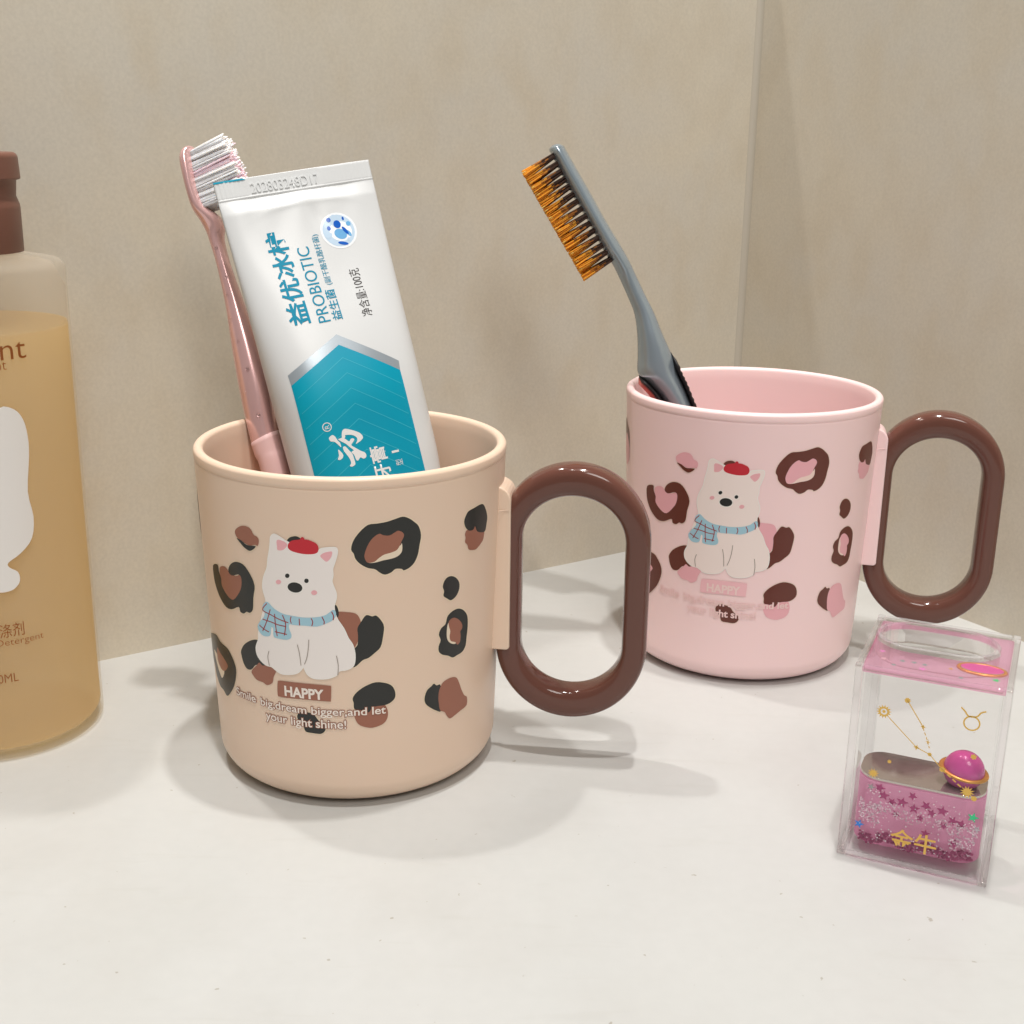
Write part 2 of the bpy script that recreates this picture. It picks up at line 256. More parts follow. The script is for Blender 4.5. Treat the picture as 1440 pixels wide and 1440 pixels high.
PINK = [((-91.18, 361.61, 161.93), (1.05, 0.0, 0.15), 3.2), ((-91.32, 361.43, 161.13), (1.75, 0.0, 0.29), 4.6), ((-91.63, 361.04, 159.51), (1.79, 0.0, 0.45), 5.6), ((-91.4, 360.46, 157.09), (1.96, 0.0, 0.36), 6), ((-89.89, 358.92, 150.63), (1.76, 0.0, 0.52), 6), ((-88.27, 357.8, 145.9), (2.0, 0.0, 0.43), 5.6), ((-85.57, 357.09, 142.93), (2.64, 0.0, 0.78), 4.4), ((-84.15, 356.4, 140.05), (2.48, 0.0, 0.88), 3.2), ((-83.67, 355.63, 136.81), (1.91, 0.0, 0.64), 2.8), ((-81.94, 354.19, 130.72), (1.77, 0.0, 0.53), 2.8), ((-78.82, 351.7, 120.19), (2.47, 0.0, 0.72), 3.4), ((-76.04, 349.26, 109.8), (3.54, 0.0, 1.09), 4.6), ((-72.73, 346.18, 96.65), (4.12, 0.0, 2.18), 5.8), ((-70.28, 343.5, 85.14), (3.77, 0.0, 2.2), 6.2), ((-68.7, 342.23, 79.71), (3.92, 0.0, 1.49), 6.2), ((-67.16, 341.13, 74.95), (3.89, 0.0, 0.77), 6.2)]
PINK_B = (((-90.63, 361.5, 160.21), (-86.04, 357.5, 145.4)), ((-80.58, 361.5, 164.57), (-73.69, 357.5, 150.25)))
GREY = [((12.54, 407.91, 163.86), (1.43, 0.0, 0.21), 3.4), ((12.62, 407.84, 163.17), (2.28, 0.0, 0.4), 4.8), ((12.83, 407.76, 162.48), (2.48, 0.0, 0.47), 5.4), ((13.51, 407.65, 161.36), (2.34, 0.0, 0.72), 5.8), ((17.11, 407.0, 155.13), (2.68, 0.0, 0.51), 6), ((21.3, 406.29, 148.21), (2.78, 0.0, 0.51), 6), ((25.77, 405.54, 140.92), (2.45, 0.0, 0.84), 6), ((30.78, 404.72, 132.78), (2.62, 0.0, 1.01), 5.6), ((33.91, 404.23, 127.97), (2.63, 0.0, 0.69), 4.6), ((36.2, 403.79, 123.61), (2.82, 0.0, 0.2), 3.6), ((39.22, 403.19, 117.6), (2.64, 0.0, 0.7), 3.6), ((41.91, 402.64, 112.05), (3.17, 0.0, 0.37), 4), ((43.9, 401.99, 105.46), (4.08, 0.0, 0.39), 5), ((45.53, 401.38, 99.16), (5.36, 0.0, 0.75), 5.6), ((46.77, 400.84, 93.66), (6.36, 0.0, 0.59), 6), ((49.3, 400.49, 90.03), (5.8, 0.0, 0.42), 6), ((52.38, 400.06, 85.55), (4.8, 0.0, 0.34), 6), ((55.7, 399.4, 78.74), (4.34, 0.0, 0.4), 6)]
GREY_B = (((10.76, 407.8, 161.39), (30.82, 404.5, 127.58)), ((2.07, 407.8, 155.6), (22.58, 404.5, 122.21)))

# ------------------------------------------------------------------ camera
F, TH, RO, H = 1745.6, .2901, .0125, 164.84
cd = bpy.data.cameras.new('camera'); cam = bpy.data.objects.new('camera', cd); COL.objects.link(cam)
cd.sensor_width = 36; cd.lens = 36*F/1440; cd.clip_start = .005; cd.clip_end = 20
r0 = Vector((1, 0, 0)); u0 = Vector((0, sin(TH), cos(TH)))
r1 = r0*cos(RO)+u0*sin(RO); u1 = -r0*sin(RO)+u0*cos(RO); b1 = r1.cross(u1)
mw = Matrix((r1, u1, b1)).transposed().to_4x4(); mw.translation = Vector((0, 0, H*S)); cam.matrix_world = mw
scene.camera = cam

# ------------------------------------------------------------------ setting
def stone(name, c1, c2, c3, scale, rough, fine, bumpd, grain=30, specks=False):
    m = bpy.data.materials.new(name); m.use_nodes = True; nt = m.node_tree; N = nt.nodes; L = nt.links
    b = N['Principled BSDF']; b.inputs['Roughness'].default_value = rough
    tc = N.new('ShaderNodeTexCoord')
    def noise(s, d, stretch=(1, 1, 1), dist=0):
        mp = N.new('ShaderNodeMapping'); mp.inputs['Scale'].default_value = stretch
        n = N.new('ShaderNodeTexNoise'); n.inputs['Scale'].default_value = s; n.inputs['Detail'].default_value = d
        n.inputs['Distortion'].default_value = dist
        L.new(tc.outputs['Object'], mp.inputs['Vector']); L.new(mp.outputs['Vector'], n.inputs['Vector']); return n
    def ramp(n, a, b_, lo, hi):
        r = N.new('ShaderNodeValToRGB'); r.color_ramp.elements[0].position = lo; r.color_ramp.elements[1].position = hi
        r.color_ramp.elements[0].color = a; r.color_ramp.elements[1].color = b_; L.new(n.outputs['Fac'], r.inputs['Fac']); return r
    n1 = noise(scale, 6, dist=.6); r_1 = ramp(n1, c1, c2, .35, .65)
    n2 = noise(scale*3.1, 8, (1, 1, .6)); r_2 = ramp(n2, (0, 0, 0, 1), (1, 1, 1, 1), .45, .72)
    mx = N.new('ShaderNodeMix'); mx.data_type = 'RGBA'
    L.new(r_2.outputs['Color'], mx.inputs['Factor']); L.new(r_1.outputs['Color'], mx.inputs['A']); mx.inputs['B'].default_value = c3
    n3 = noise(scale*grain, 5); r_3 = ramp(n3, (1-fine, 1-fine, 1-fine, 1), (1+fine, 1+fine, 1+fine, 1), .3, .7)
    mu = N.new('ShaderNodeMix'); mu.data_type = 'RGBA'; mu.blend_type = 'MULTIPLY'; mu.inputs['Factor'].default_value = 1
    L.new(mx.outputs['Result'], mu.inputs['A']); L.new(r_3.outputs['Color'], mu.inputs['B'])
    L.new(mu.outputs['Result'], b.inputs['Base Color'])
    if specks:
        n4 = noise(420, 2); r_4 = ramp(n4, (1, 1, 1, 1), (.72, .68, .62, 1), .735, .76)
        n5 = noise(30, 3, (1, 7, 1), .8); r_5 = ramp(n5, (1, 1, 1, 1), (.98, .978, .972, 1), .62, .7)
        for r_ in (r_4, r_5):
            m2 = N.new('ShaderNodeMix'); m2.data_type = 'RGBA'; m2.blend_type = 'MULTIPLY'; m2.inputs['Factor'].default_value = 1
            L.new(mu.outputs['Result'], m2.inputs['A']); L.new(r_.outputs['Color'], m2.inputs['B']); mu = m2
        L.new(mu.outputs['Result'], b.inputs['Base Color'])
    bp = N.new('ShaderNodeBump'); bp.inputs['Strength'].default_value = .25; bp.inputs['Distance'].default_value = bumpd*S
    L.new(n2.outputs['Fac'], bp.inputs['Height']); L.new(bp.outputs['Normal'], b.inputs['Normal'])
    return m
M_wall = stone('beige_stone_tile', (.645, .59, .485, 1), (.62, .58, .50, 1), (.61, .55, .445, 1), 22, .42, .045, .1, 45)
M_top = stone('white_stone_top', (.53, .538, .528, 1), (.55, .557, .55, 1), (.518, .522, .51, 1), 9, .28, .012, .05, specks=True)

mb = MB(); box(mb, -700, 800, -60, 900, -30, 0)
tag(mb.build('countertop', M_top, smooth=False), kind='structure')
WC = Vector((95.82, 527.64, 0)); WA = .5836
dl = Vector((-cos(WA), -sin(WA), 0)); dr = Vector((sin(WA), -cos(WA), 0))
def wall(name, p, d, n, length, ext):
    mb = MB(); q = []
    for z in (-1, WH):
        for a, b in ((-ext, 0), (length, 0), (length, 20), (-ext, 20)):
            v = p+d*a+n*b; q.append((v.x, v.y, z))
    mb.add(q, [(0, 1, 5, 4), (1, 2, 6, 5), (2, 3, 7, 6), (3, 0, 4, 7), (4, 5, 6, 7), (3, 2, 1, 0)])
    bm = bmesh.new(); me = None
    o = mb.build(name, M_wall, smooth=False)
    bm.from_mesh(o.data); bmesh.ops.recalc_face_normals(bm, faces=bm.faces[:]); bm.to_mesh(o.data); bm.free()
    tag(o, kind='structure')
WH = 262
wall('wall_left', WC, dl, Vector((-sin(WA), cos(WA), 0)), 560, 0)
wall('wall_right', WC-dr*.0, dr, Vector((cos(WA), sin(WA), 0)), 420, 20)

mb = MB(); vs = []
for z in (-.5, WH-.2):
    for k in range(9):                       # sealant bead in the corner
        a = -WA-PI/2-PI/2*k/8+0; q = WC+(dl+dr)*2.2-(dl*sin(PI/2*k/8)+dr*cos(PI/2*k/8))*2.2
        vs.append((q.x, q.y, z))
mb.add(vs, grid_faces(9, 2)); o = fix(mb.build('corner_sealant', mat('sealant', (.52, .48, .405, 1), .5))); tag(o, kind='structure')

# ------------------------------------------------------------------ mugs
R_TOP, R_LOW, Z_LOW, H_MUG = 41.0, 38.2, 6.5, 88.9
def mug_r(z):
    return R_LOW+(R_TOP-R_LOW)*(z-Z_LOW)/(H_MUG-Z_LOW)
DEG = 1.5                                    # angular grid shared by body and artwork
K_ARC = R_TOP*PI/180*.965                    # mm per degree of azimuth
def mug_map(az, z, off):
    k = math.floor(az/DEG); t = az/DEG-k
    r = mug_r(z)+off
    p0 = rad(k*DEG); p1 = rad((k+1)*DEG)
    x = r*(sin(p0)*(1-t)+sin(p1)*t); y = -r*(cos(p0)*(1-t)+cos(p1)*t)
    return (x, y, z), (sin(rad(az)), -cos(rad(az)), -.034)
def mug_art(mb, data, off, mi):
    vs, fs = data; P = []; N = []
    for v in vs:
        p, n = mug_map(v[0]/K_ARC, v[1], off); P.append(p); N.append(n)
    # faces in the flat plane are seen from +z: azimuth right, height up, so they face outward
    out = []
    for f in fs:
        a, b, c = (Vector(P[f[0]]), Vector(P[f[1]]), Vector(P[f[2]]))
        out.append(f if (b-a).cross(c-a).dot(Vector(N[f[0]])) > 0 else f[::-1])
    mb.add(P, out, mi, N)
GX = DEG*K_ARC
SEAM = 73.0
def make_mug(loc, az0, label, cmats, handle_mat, print_mats, pink=False, group='leopard print mugs'):
    root = thing('mug', label, 'mug', (loc[0], loc[1], 0), group)
    mb = MB()
    prof = [(0, 1.6), (24, 1.6), (27, 1.4), (29, .5), (30, 0.05)]
    for k in range(1, 15):                   # rounded foot
        a = PI/2*k/14
        prof.append((R_LOW-8.2+8.2*sin(a)+.0, 7.4-7.35*cos(a)))
    for k in range(1, 12): prof.append((mug_r(7.4+(H_MUG-3.6-7.4)*k/11), 7.4+(H_MUG-3.6-7.4)*k/11))
    zt = H_MUG-3.2
    prof += [(mug_r(zt)-.02, zt), (mug_r(zt)-.12, zt+.15), (mug_r(zt)-.1, zt+.3), (mug_r(zt)+.1, zt+.55), (mug_r(zt)+.17, zt+1.1)]
    for k in range(1, 13):                   # rim bead
        a = PI*k/12
        prof.append((R_TOP-1.25+1.35*cos(a), H_MUG-1.35+1.35*sin(a)))
    ri = R_TOP-2.7
    prof += [(ri-.05, H_MUG-2.2), (ri-.25, H_MUG-4)]
    for k in range(1, 9): prof.append((ri-.25-2.4*k/8, H_MUG-4-(H_MUG-14)*k/8))
    for k in range(1, 9):
        a = PI/2*k/8; prof.append((ri-2.65-7+7*cos(a), 10-6.5*sin(a)))
    prof += [(15, 3.5), (0, 3.5)]
    lathe(mb, prof, 240)
    # leopard spots printed on the body (azimuth relative to the same mug front)
    idx = 0
    spots = ART[:27]+EXTRA
    mi = {'K': 1, 'B': 2, 'C': 3, 'H': 4}
    for kind, c, pts in spots:
        idx += 1
        p = catmull([(a*K_ARC, z) for a, z in pts], 3)
        if c == 'K':
            mug_art(mb, fill2d([offset_poly(p, .3)], GX), .022, 4)
        mug_art(mb, fill2d([p], GX), .04+.003*idx, mi[c])
    body = mb.build('body', cmats, root)
    # the dog and its scarf, cap and face
    dm = MB(); slots = 'WPRZESDG'; n = 0
    for kind, c, pts in ART[27:]:
        if c == 'L': continue
        n += 1
        q = [(a*K_ARC, z) for a, z in pts]
        if kind == 'l':
            q = ribbon(catmull(q, 4, False), .26 if c == 'D' else .22)
        else: q = catmull(q, 3)
        if c == 'W':
            mug_art(dm, fill2d([offset_poly(q, .22)], GX), .135, 3)
        mug_art(dm, fill2d([q], GX), .14+.003*n, slots.index(c))
    dm.build('dog_print', print_mats[:8], root)
    # plate reading HAPPY and the two-line slogan
    tm = MB()
    for kind, c, pts in ART[27:]:
        if c == 'L': mug_art(tm, fill2d([catmull([(a*K_ARC, z) for a, z in pts], 2)], GX), .15, 0)
    mug_art(tm, place_text('HAPPY', -20.2*K_ARC, -5.0*K_ARC, 31.25, 34.1, .035, gx=GX), .2, 1)
    for txt, a0, a1, z0, z1 in (('Smile', -45.2, -34.0, 27.1, 29.3), ('big,dream bigger,and let', -31.4, 17.4, 26.35, 29.1), ('your light shine!', -29.3, 2.8, 22.7, 25.7)):
        bb = text2d(txt)[2]
        for bold, off, m in ((.03 if pink else .062, .165, 2 if pink else 0), (.012, .2, 1)):
            mug_art(tm, place_text(txt, a0*K_ARC, a1*K_ARC, z0, z1, bold, gx=GX, box_=bb), off, m)
    tm.build('slogan_print', print_mats[8:], root)
    # handle: a stadium ring
    def loop(u):                             # centre line, u in 0..1 -> (radial, z, normal radial, normal z, half thickness)
        R, L = 17.1, 14.4; per = 2*PI*R+4*L; s = u*per
        segs = ((2*L, 'r'), (PI*R, 't'), (2*L, 'l'), (PI*R, 'b'))
        for ln, k in segs:
            if s <= ln: break
            s -= ln
        if k == 'r': return R, -L+s, 1, 0
        if k == 'l': return -R, L-s, -1, 0
        a = s/R
        if k == 't': return R*cos(a), L+R*sin(a), cos(a), sin(a)
        return -R*cos(a), -L-R*sin(a), -cos(a), -sin(a)
    hm = MB(); NU, NV = 28, 150; vs = []; ns = []
    for j in range(NV):
        x, z, nx, nz = loop(j/NV)
        hw = 3.4+.85*nz*nz; hd = 4.7
        for i in range(NU):
            a = 2*PI*i/NU; ca, sa = cos(a), sin(a); e = 2/3.3
            p = math.copysign(abs(ca)**e, ca)*hw; q = math.copysign(abs(sa)**e, sa)*hd
            gx_ = math.copysign(abs(ca)**(2-e), ca)/hw; gy_ = math.copysign(abs(sa)**(2-e), sa)/hd
            vs.append((59.75+x+nx*p, q, 49+z+nz*p)); g = Vector((gx_*nx, gy_, gx_*nz)).normalized(); ns.append(tuple(g))
    fs = [(j*NU+i, j*NU+(i+1) % NU, ((j+1) % NV)*NU+(i+1) % NU, ((j+1) % NV)*NU+i) for j in range(NV) for i in range(NU)]
    phi = rad(83-90)                         # radial axis x' turned to azimuth 83 degrees
    def rot(p): return (p[0]*cos(phi)-p[1]*sin(phi), p[0]*sin(phi)+p[1]*cos(phi), p[2])
    hm.add([rot(v) for v in vs], fs, 0, [rot(n) for n in ns])
    hm.build('handle', handle_mat, root)
    # the body-coloured mount the handle clips on
    tb = MB(); outl = []
    x0, x1, z0, z1 = 36.5, 43.4, 33.2, 79.5
    prof2 = [(x0, z0), (x1-.6, z0), (x1, z0+.6), (x1, z1-4.5)]
    for k in range(1, 8): a = PI/2*k/7; prof2.append((x1-4.5+4.5*cos(a), z1-4.5+4.0*sin(a)))
    prof2 += [(x0, z1)]
    hw = 5.5
    for y in (-hw, hw): outl += [rot((x, y, z)) for x, z in prof2]
    n2 = len(prof2)
    tb.add(outl, [tuple(range(n2)), tuple(range(2*n2-1, n2-1, -1))]+[(i, n2+i, n2+(i+1) % n2, (i+1) % n2) for i in range(n2)])
    t = tb.build('handle_mount', cmats[0], root, smooth=False); bevel(t, .9, 4)
    sm = MB(); pts = [rot((x, y, 72.4+.5*(1-abs(1-k/8)))) for k, (x, y) in enumerate([(40.3, -6.4), (40.9, -6.0), (41.6, -5.66), (42.4, -5.62), (43.0, -5.6)])]
    for k in range(len(pts)-1):
        a, b = Vector(pts[k]), Vector(pts[k+1]); up = Vector((0, 0, .16)); o_ = (b-a).normalized().cross(Vector((0, 0, 1)))*.12
        sm.add([a-up, b-up, b+o_, a+o_, a+up, b+up], [(0, 1, 2, 3), (3, 2, 5, 4)])
    sm.build('mould_seam', cmats[0], root)
    sl = MB(); a0 = rad(SEAM)
    for z0_, z1_ in ((73, 84.6),):
        n_ = 12; vs = []
        for k in range(n_+1):
            z = z0_+(z1_-z0_)*k/n_
            for da, off in ((-.16, 0), (0, .09), (.16, 0)): vs.append(((mug_r(z)+off)*sin(a0+rad(da)), -(mug_r(z)+off)*cos(a0+rad(da)), z))
        sl.add(vs, [f[::-1] for f in grid_faces(3, n_+1)])
    fix(sl.build('mould_line', cmats[0], root))
    root.rotation_euler.z = rad(az0)
    return root

# extra leopard spots carrying the pattern round the sides and back
EXTRA = []
def blob(az, z, ra, rz, n=11, seed=0, jit=.16):
    rr = random.Random(seed)
    return [(round(az+ra*cos(2*PI*k/n)*(1+rr.uniform(-jit, jit)), 2), round(z+rz*sin(2*PI*k/n)*(1+rr.uniform(-jit, jit)), 2)) for k in range(n)]
EXTRA.append(('p', 'K', blob(-84, 72, 8.5, 6, seed=3)))
EXTRA.append(('p', 'B', blob(-81.5, 68.5, 6, 5, seed=4)))
for i, (a, z, ra, rz) in enumerate([(112, 66, 11, 9), (122, 40, 8, 7), (140, 55, 6, 4), (150, 72, 9, 6), (165, 36, 11, 8), (178, 60, 10, 9), (200, 74, 7, 4), (205, 45, 9, 7), (225, 62, 11, 8), (233, 33, 8, 6), (250, 50, 6, 4), (255, 28, 9, 6), (108, 24, 8, 6), (140, 25, 7, 5), (190, 22, 8, 5)]):
    EXTRA.append(('p', 'K', blob(a, z, ra, rz, seed=20+i)))
    if i % 3 != 2: EXTRA.append(('p', 'B', blob(a+1, z-.8, ra*.55, rz*.55, seed=50+i)))

M_beige = mat('beige_plastic', srgb(234, 208, 186), .34, sss=.12, bump=(60, .02, .2))
M_pink = mat('pink_plastic', srgb(253, 221, 221), .34, sss=.12, bump=(60, .02, .2))
M_brown = mat('glossy_brown_plastic', srgb(104, 67, 57), .1, spec=.55, bump=(35, .03, .3))
M_ink = mat('black_ink', srgb(42, 42, 40), .3)
M_tan = mat('brown_ink', srgb(158, 102, 82), .32)
M_cream = mat('cream_ink', srgb(236, 218, 194), .34)
M_halo = mat('beige_clear_edge', srgb(238, 216, 188), .3)
M_ink2 = mat('chocolate_ink', srgb(104, 52, 42), .3)
M_rose = mat('rose_ink', srgb(240, 178, 186), .32)
M_halo2 = mat('pink_clear_edge', srgb(246, 216, 206), .3)
M_white = mat('dog_white_ink', srgb(244, 236, 232), .36)
M_white2 = mat('dog_pale_ink', srgb(248, 232, 226), .36)
M_blush = mat('blush_ink', srgb(240, 178, 184), .36)
M_red = mat('red_ink', srgb(200, 38, 52), .36)
M_rim = mat('white_line_ink', srgb(246, 242, 236), .36)
M_eye = mat('eye_black_ink', srgb(34, 34, 34), .3)
M_blue = mat('scarf_blue_ink', srgb(166, 206, 222), .36)
M_dred = mat('scarf_red_line_ink', srgb(158, 52, 52), .36)
M_gline = mat('grey_line_ink', srgb(168, 156, 148), .36)
M_twhite = mat('lettering_white_ink', srgb(244, 232, 222), .36)
M_rose2 = mat('pale_rose_ink', srgb(246, 192, 198), .36)
M_trose = mat('faint_rose_outline_ink', srgb(253, 211, 213), .34)
M_tpink = mat('pale_lettering_ink', srgb(248, 216, 212), .36)
make_mug((-42.74, 321.13), 0, 'beige mug with black and brown leopard spots and brown loop handle, holding the toothpaste', [M_beige, M_ink, M_tan, M_cream, M_halo], M_brown,
         [M_white, M_blush, M_red, M_rim, M_eye, M_blue, M_dred, M_gline, M_tan, M_twhite])
make_mug((77.99, 399.15), -5.6, 'pink mug with chocolate and rose leopard spots and brown loop handle, holding the grey toothbrush', [M_pink, M_ink2, M_rose, M_halo2, M_halo2], M_brown,
         [M_white2, M_blush, M_red, M_rim, M_eye, M_blue, M_dred, M_gline, M_rose2, M_tpink, M_trose], pink=True)

# ------------------------------------------------------------------ toothpaste tube
TL = Vector(TUBE[0]); TR = Vector(TUBE[1]); RL = Vector(TUBE[2]); RR = Vector(TUBE[3])
T0 = (TL+TR)/2; ev = ((RL+RR)/2-T0).normalized(); eu = (TR-TL); eu = (eu-ev*eu.dot(ev)).normalized(); en = ev.cross(eu)
if en.y > 0: en = -en
W0 = (TR-TL).length/2; W1 = (RR-RL).length/2; VL = ((RL+RR)/2-T0).length
TUBE_LEN = 132
def t_w(v): return W0+(W1-W0)*min(v, VL)/VL-(max(0, v-VL)*.085)
def t_off(u, v):
    w = t_w(v); x = min(1, abs(u)/w)
    s = max(0, min(1, (v-5.6)/62)); s = s*s*(3-2*s)
    th = .35+8.8*s+1.6*max(0, min(1, (v-5.6)/4))
    if v < 5.6: th = .5
    o = th*(1-x**3.2)**(1/2.0)
    if v > 5.6:                              # soft creases below the seal
        fall = math.exp(-((v-11)/7)**2)
        o += fall*(.16*sin(u*.3+1.2)+.07*sin(u*.7+v*.2))*(1-x**4)
        o -= (.45*math.exp(-((u-7)/6)**2-((v-31)/8)**2)+.4*math.exp(-((u+11)/5)**2-((v-20)/9)**2)+.35*math.exp(-((u-3-.3*(v-14))/2.2)**2-((v-14)/5)**2))
        o += .3*math.exp(-((v-8.6-.012*(u-2)**2)/.9)**2)*math.exp(-((u-2)/9)**2)
    else:
        if v > .35 and v < 4.9 and (u < -W0*.62 or u > W0*.32): o += .16*(.5+.5*cos(u*2*PI/1.15))
        if 5.1 < v: o += .15
    return o*(1 if x < 1 else 0)
def t_pt(u, v, off=0, side=1): return T0+eu*u+ev*v+en*side*(t_off(u, v)+off)
def t_nrm(u, v):
    a = t_pt(u+.2, v)-t_pt(u-.2, v); b = t_pt(u, v+.2)-t_pt(u, v-.2); n = a.cross(b)
    if n.dot(en) < 0: n = -n
    return n.normalized()
M_tube = mat('white_tube_laminate', srgb(214, 216, 217), .3, spec=.42)
M_teal = mat('teal_ink', srgb(0, 148, 178), .38, spec=.35, noise=(26, srgb(0, 160, 186), 2, .35, .7))
M_teal2 = mat('teal_line_ink', srgb(60, 180, 200), .38, spec=.35)
M_silver = mat('silver_grey_ink', srgb(166, 176, 184), .3, metal=.35)
M_letter = mat('teal_lettering_ink', srgb(0, 134, 166), .5, spec=.2)
M_greyt = mat('dark_grey_lettering_ink', srgb(62, 58, 58), .3)
M_wt = mat('white_lettering_ink', srgb(232, 232, 232), .3)
troot = thing('toothpaste_tube', 'white toothpaste tube with teal panel standing upside down in the beige mug', 'toothpaste', tuple(T0+ev*(TUBE_LEN+14)))
org = T0+ev*(TUBE_LEN+14)
mb = MB(); NU = 90
vals = [k*.2 for k in range(0, 30)]+[6+k*.5 for k in range(0, 40)]+[26+k*2 for k in range(0, int((TUBE_LEN-26)/2)+1)]
for side in (1, -1):
    vs = []
    for v in vals:
        for i in range(NU+1):
            s = -cos(PI*i/NU); s = .55*s+.45*(2*i/NU-1); vs.append(tuple(t_pt(s*t_w(v), v, 0, side)-org))
    fs = grid_faces(NU+1, len(vals))
    mb.add(vs, fs if side < 0 else [f[::-1] for f in fs])
bmx = bmesh.new(); o = mb.build('tube_body', M_tube, troot)
bmx.from_mesh(o.data); bmesh.ops.remove_doubles(bmx, verts=bmx.verts[:], dist=1e-6); bmesh.ops.holes_fill(bmx, edges=[e for e in bmx.edges if e.is_boundary], sides=0)
bmesh.ops.recalc_face_normals(bmx, faces=bmx.faces[:]); bmx.to_mesh(o.data); bmx.free()
o.data.polygons.foreach_set('use_smooth', [True]*len(o.data.polygons))
# cap below
mb = MB(); prof = [(0, 0), (11, 0), (12, .8), (13.2, 13), (12.5, 14), (0, 14)]
lathe(mb, prof, 64)
cap = mb.build('cap', mat('white_cap_plastic', srgb(225, 228, 230), .35), troot, smooth=False)
cap.rotation_euler = (-ev).to_track_quat('Z', 'X').to_euler()
def tube_art(mb, data, off, mi=0, three=False):
    vs, fs = data; P = []; N = []
    for v in vs:
        u, w = v[0], v[1]; P.append(tuple(t_pt(u, -w, off+(v[2] if three else 0))-org)); N.append(tuple(t_nrm(u, -w)))
    out = []
    for f in fs:
        a, b, c = (Vector(P[f[0]]), Vector(P[f[1]]), Vector(P[f[2]]))
        out.append(f if three or (b-a).cross(c-a).dot(en) > 0 else f[::-1])
    mb.add(P, out, mi, None if three else N)
tg = dict(gx=1.5, gy=2.0)
flip = lambda p: [(a, -b) for a, b in p]
mb = MB()
tube_art(mb, fill2d([flip(TA['grey'])], **tg), .06, 1); tube_art(mb, fill2d([flip(TA['teal'])], **tg), .10, 0)
for k in range(11):
    d = 3.6+k*4.3; a, b, c = TA['chev']
    lw = .2; l = [(a[0]+.8, a[1]+d), (b[0], b[1]+d), (c[0]-.8, c[1]+d)]
    p = l+[(x, y+lw) for x, y in l[::-1]]; tube_art(mb, fill2d([flip(p)], **tg), .125, 2)
mb.build('printed_panel', [M_teal, M_silver, M_teal2], troot)
for key, txt, bold, m, nm in (('t1', '益优冰柠', .022, 0, 'flavour_lettering'), ('t2', 'PROBIOTIC', .0, 0, 'latin_lettering'), ('t3', '益生菌', .012, 0, 'subtitle_lettering'), ('t4', '(副干酪乳酪杆菌)', .0, 0, 'bracket_lettering'), ('t5', '净含量:100克', -.002, 1, 'net_weight_lettering')):
    u0_, u1_, va, vb = TA[key]; mb = MB()
    tube_art(mb, place_text(txt, u0_, u1_, -vb, -va, bold, rot=1, **tg), .09, 0)
    mb.build(nm, [M_letter, M_greyt][m], troot)
mb = MB()
for p in TA['yao']: tube_art(mb, fill2d([flip(catmull(p, 3))], **tg), .15, 0)
cx, cy = TA['reg']; ring_ = [[(cx+r*cos(2*PI*k/28), cy+r*sin(2*PI*k/28)) for k in range(28)] for r in (1.25, 1.02)]
tube_art(mb, fill2d([flip(r) for r in ring_], **tg), .15, 0); tube_art(mb, place_text('R', cx-.6, cx+.6, -cy-.5, -cy+.5, 0, rot=1), .15, 0)
mb.build('brand_lettering', M_wt, troot)
for key, txt, bold, nm in (('gao', '牙膏', .015, 'product_lettering'), ('xing', '型', -.005, 'type_lettering'), ('bar', 'l', -.01, 'type_stroke')):
    u0_, u1_, va, vb = TA[key]; mb = MB()
    tube_art(mb, place_text(txt, u0_, u1_, -vb, -va, bold, rot=1, **tg), .15, 0); mb.build(nm, M_wt, troot)
mb = MB()
tube_art(mb, place_text('202803248D17', -W0*.62+1.2, W0*.30, -4.5, -1.7, -.012, extrude=.1, bev=.012), .12, 0, True)
o = mb.build('embossed_code', M_tube, troot)
p = [(-W0+.05, 0.0), (-W0*.64, -.0), (-W0*.60, .55), (-W0+.1, .55)]
mb = MB(); tube_art(mb, fill2d([flip(p)], 1, None), .12, 0); mb.build('teal_edge_mark', M_teal, troot)
# round badge
cx, cy = TA['badge']; mb = MB(); cir = lambda x, y, rx, ry=None, a=0, n=26: [(x+rx*cos(t)*cos(a)-(ry or rx)*sin(t)*sin(a), y+rx*cos(t)*sin(a)+(ry or rx)*sin(t)*cos(a)) for t in [2*PI*k/n for k in range(n)]]
BR = TA['badge_r']
bm_ = [mat('badge_white', srgb(238, 242, 246), .18), mat('badge_pale_blue', srgb(190, 212, 232), .2), mat('badge_sky_blue', srgb(110, 172, 220), .2), mat('badge_deep_blue', srgb(20, 92, 190), .2)]
B = lambda *a, **k: [(cx+x*BR, cy+y*BR) for x, y in cir(*a, **k)]
for pts, off, m in ((B(0, 0, 1), .05, 0), (B(0, 0, .88), .07, 1), (B(.1, .05, .62, .55), .08, 0), (B(-.1, -.55, .22, .35), .09, 1), (B(.05, .2, .35, .28, a=.5), .1, 2), (B(-.6, .2, .2, .14, a=-.6), .1, 1),
                    (B(.0, -.35, .2, .22), .12, 3), (B(-.4, -.65, .12), .12, 3), (B(-.5, -.2, .1, .12), .12, 3), (B(.35, .05, .09, .26, a=-.5), .12, 3), (B(.5, .22, .1, .2, a=-.5), .115, 2), (B(.05, .72, .28, .09, a=.3), .12, 3), (B(.62, -.3, .13), .12, 2), (B(.4, -.62, .06, .1), .12, 3), (B(.42, .55, .09), .12, 1)):
    tube_art(mb, fill2d([flip(pts)], **tg), off, m)
mb.build('badge', bm_, troot)

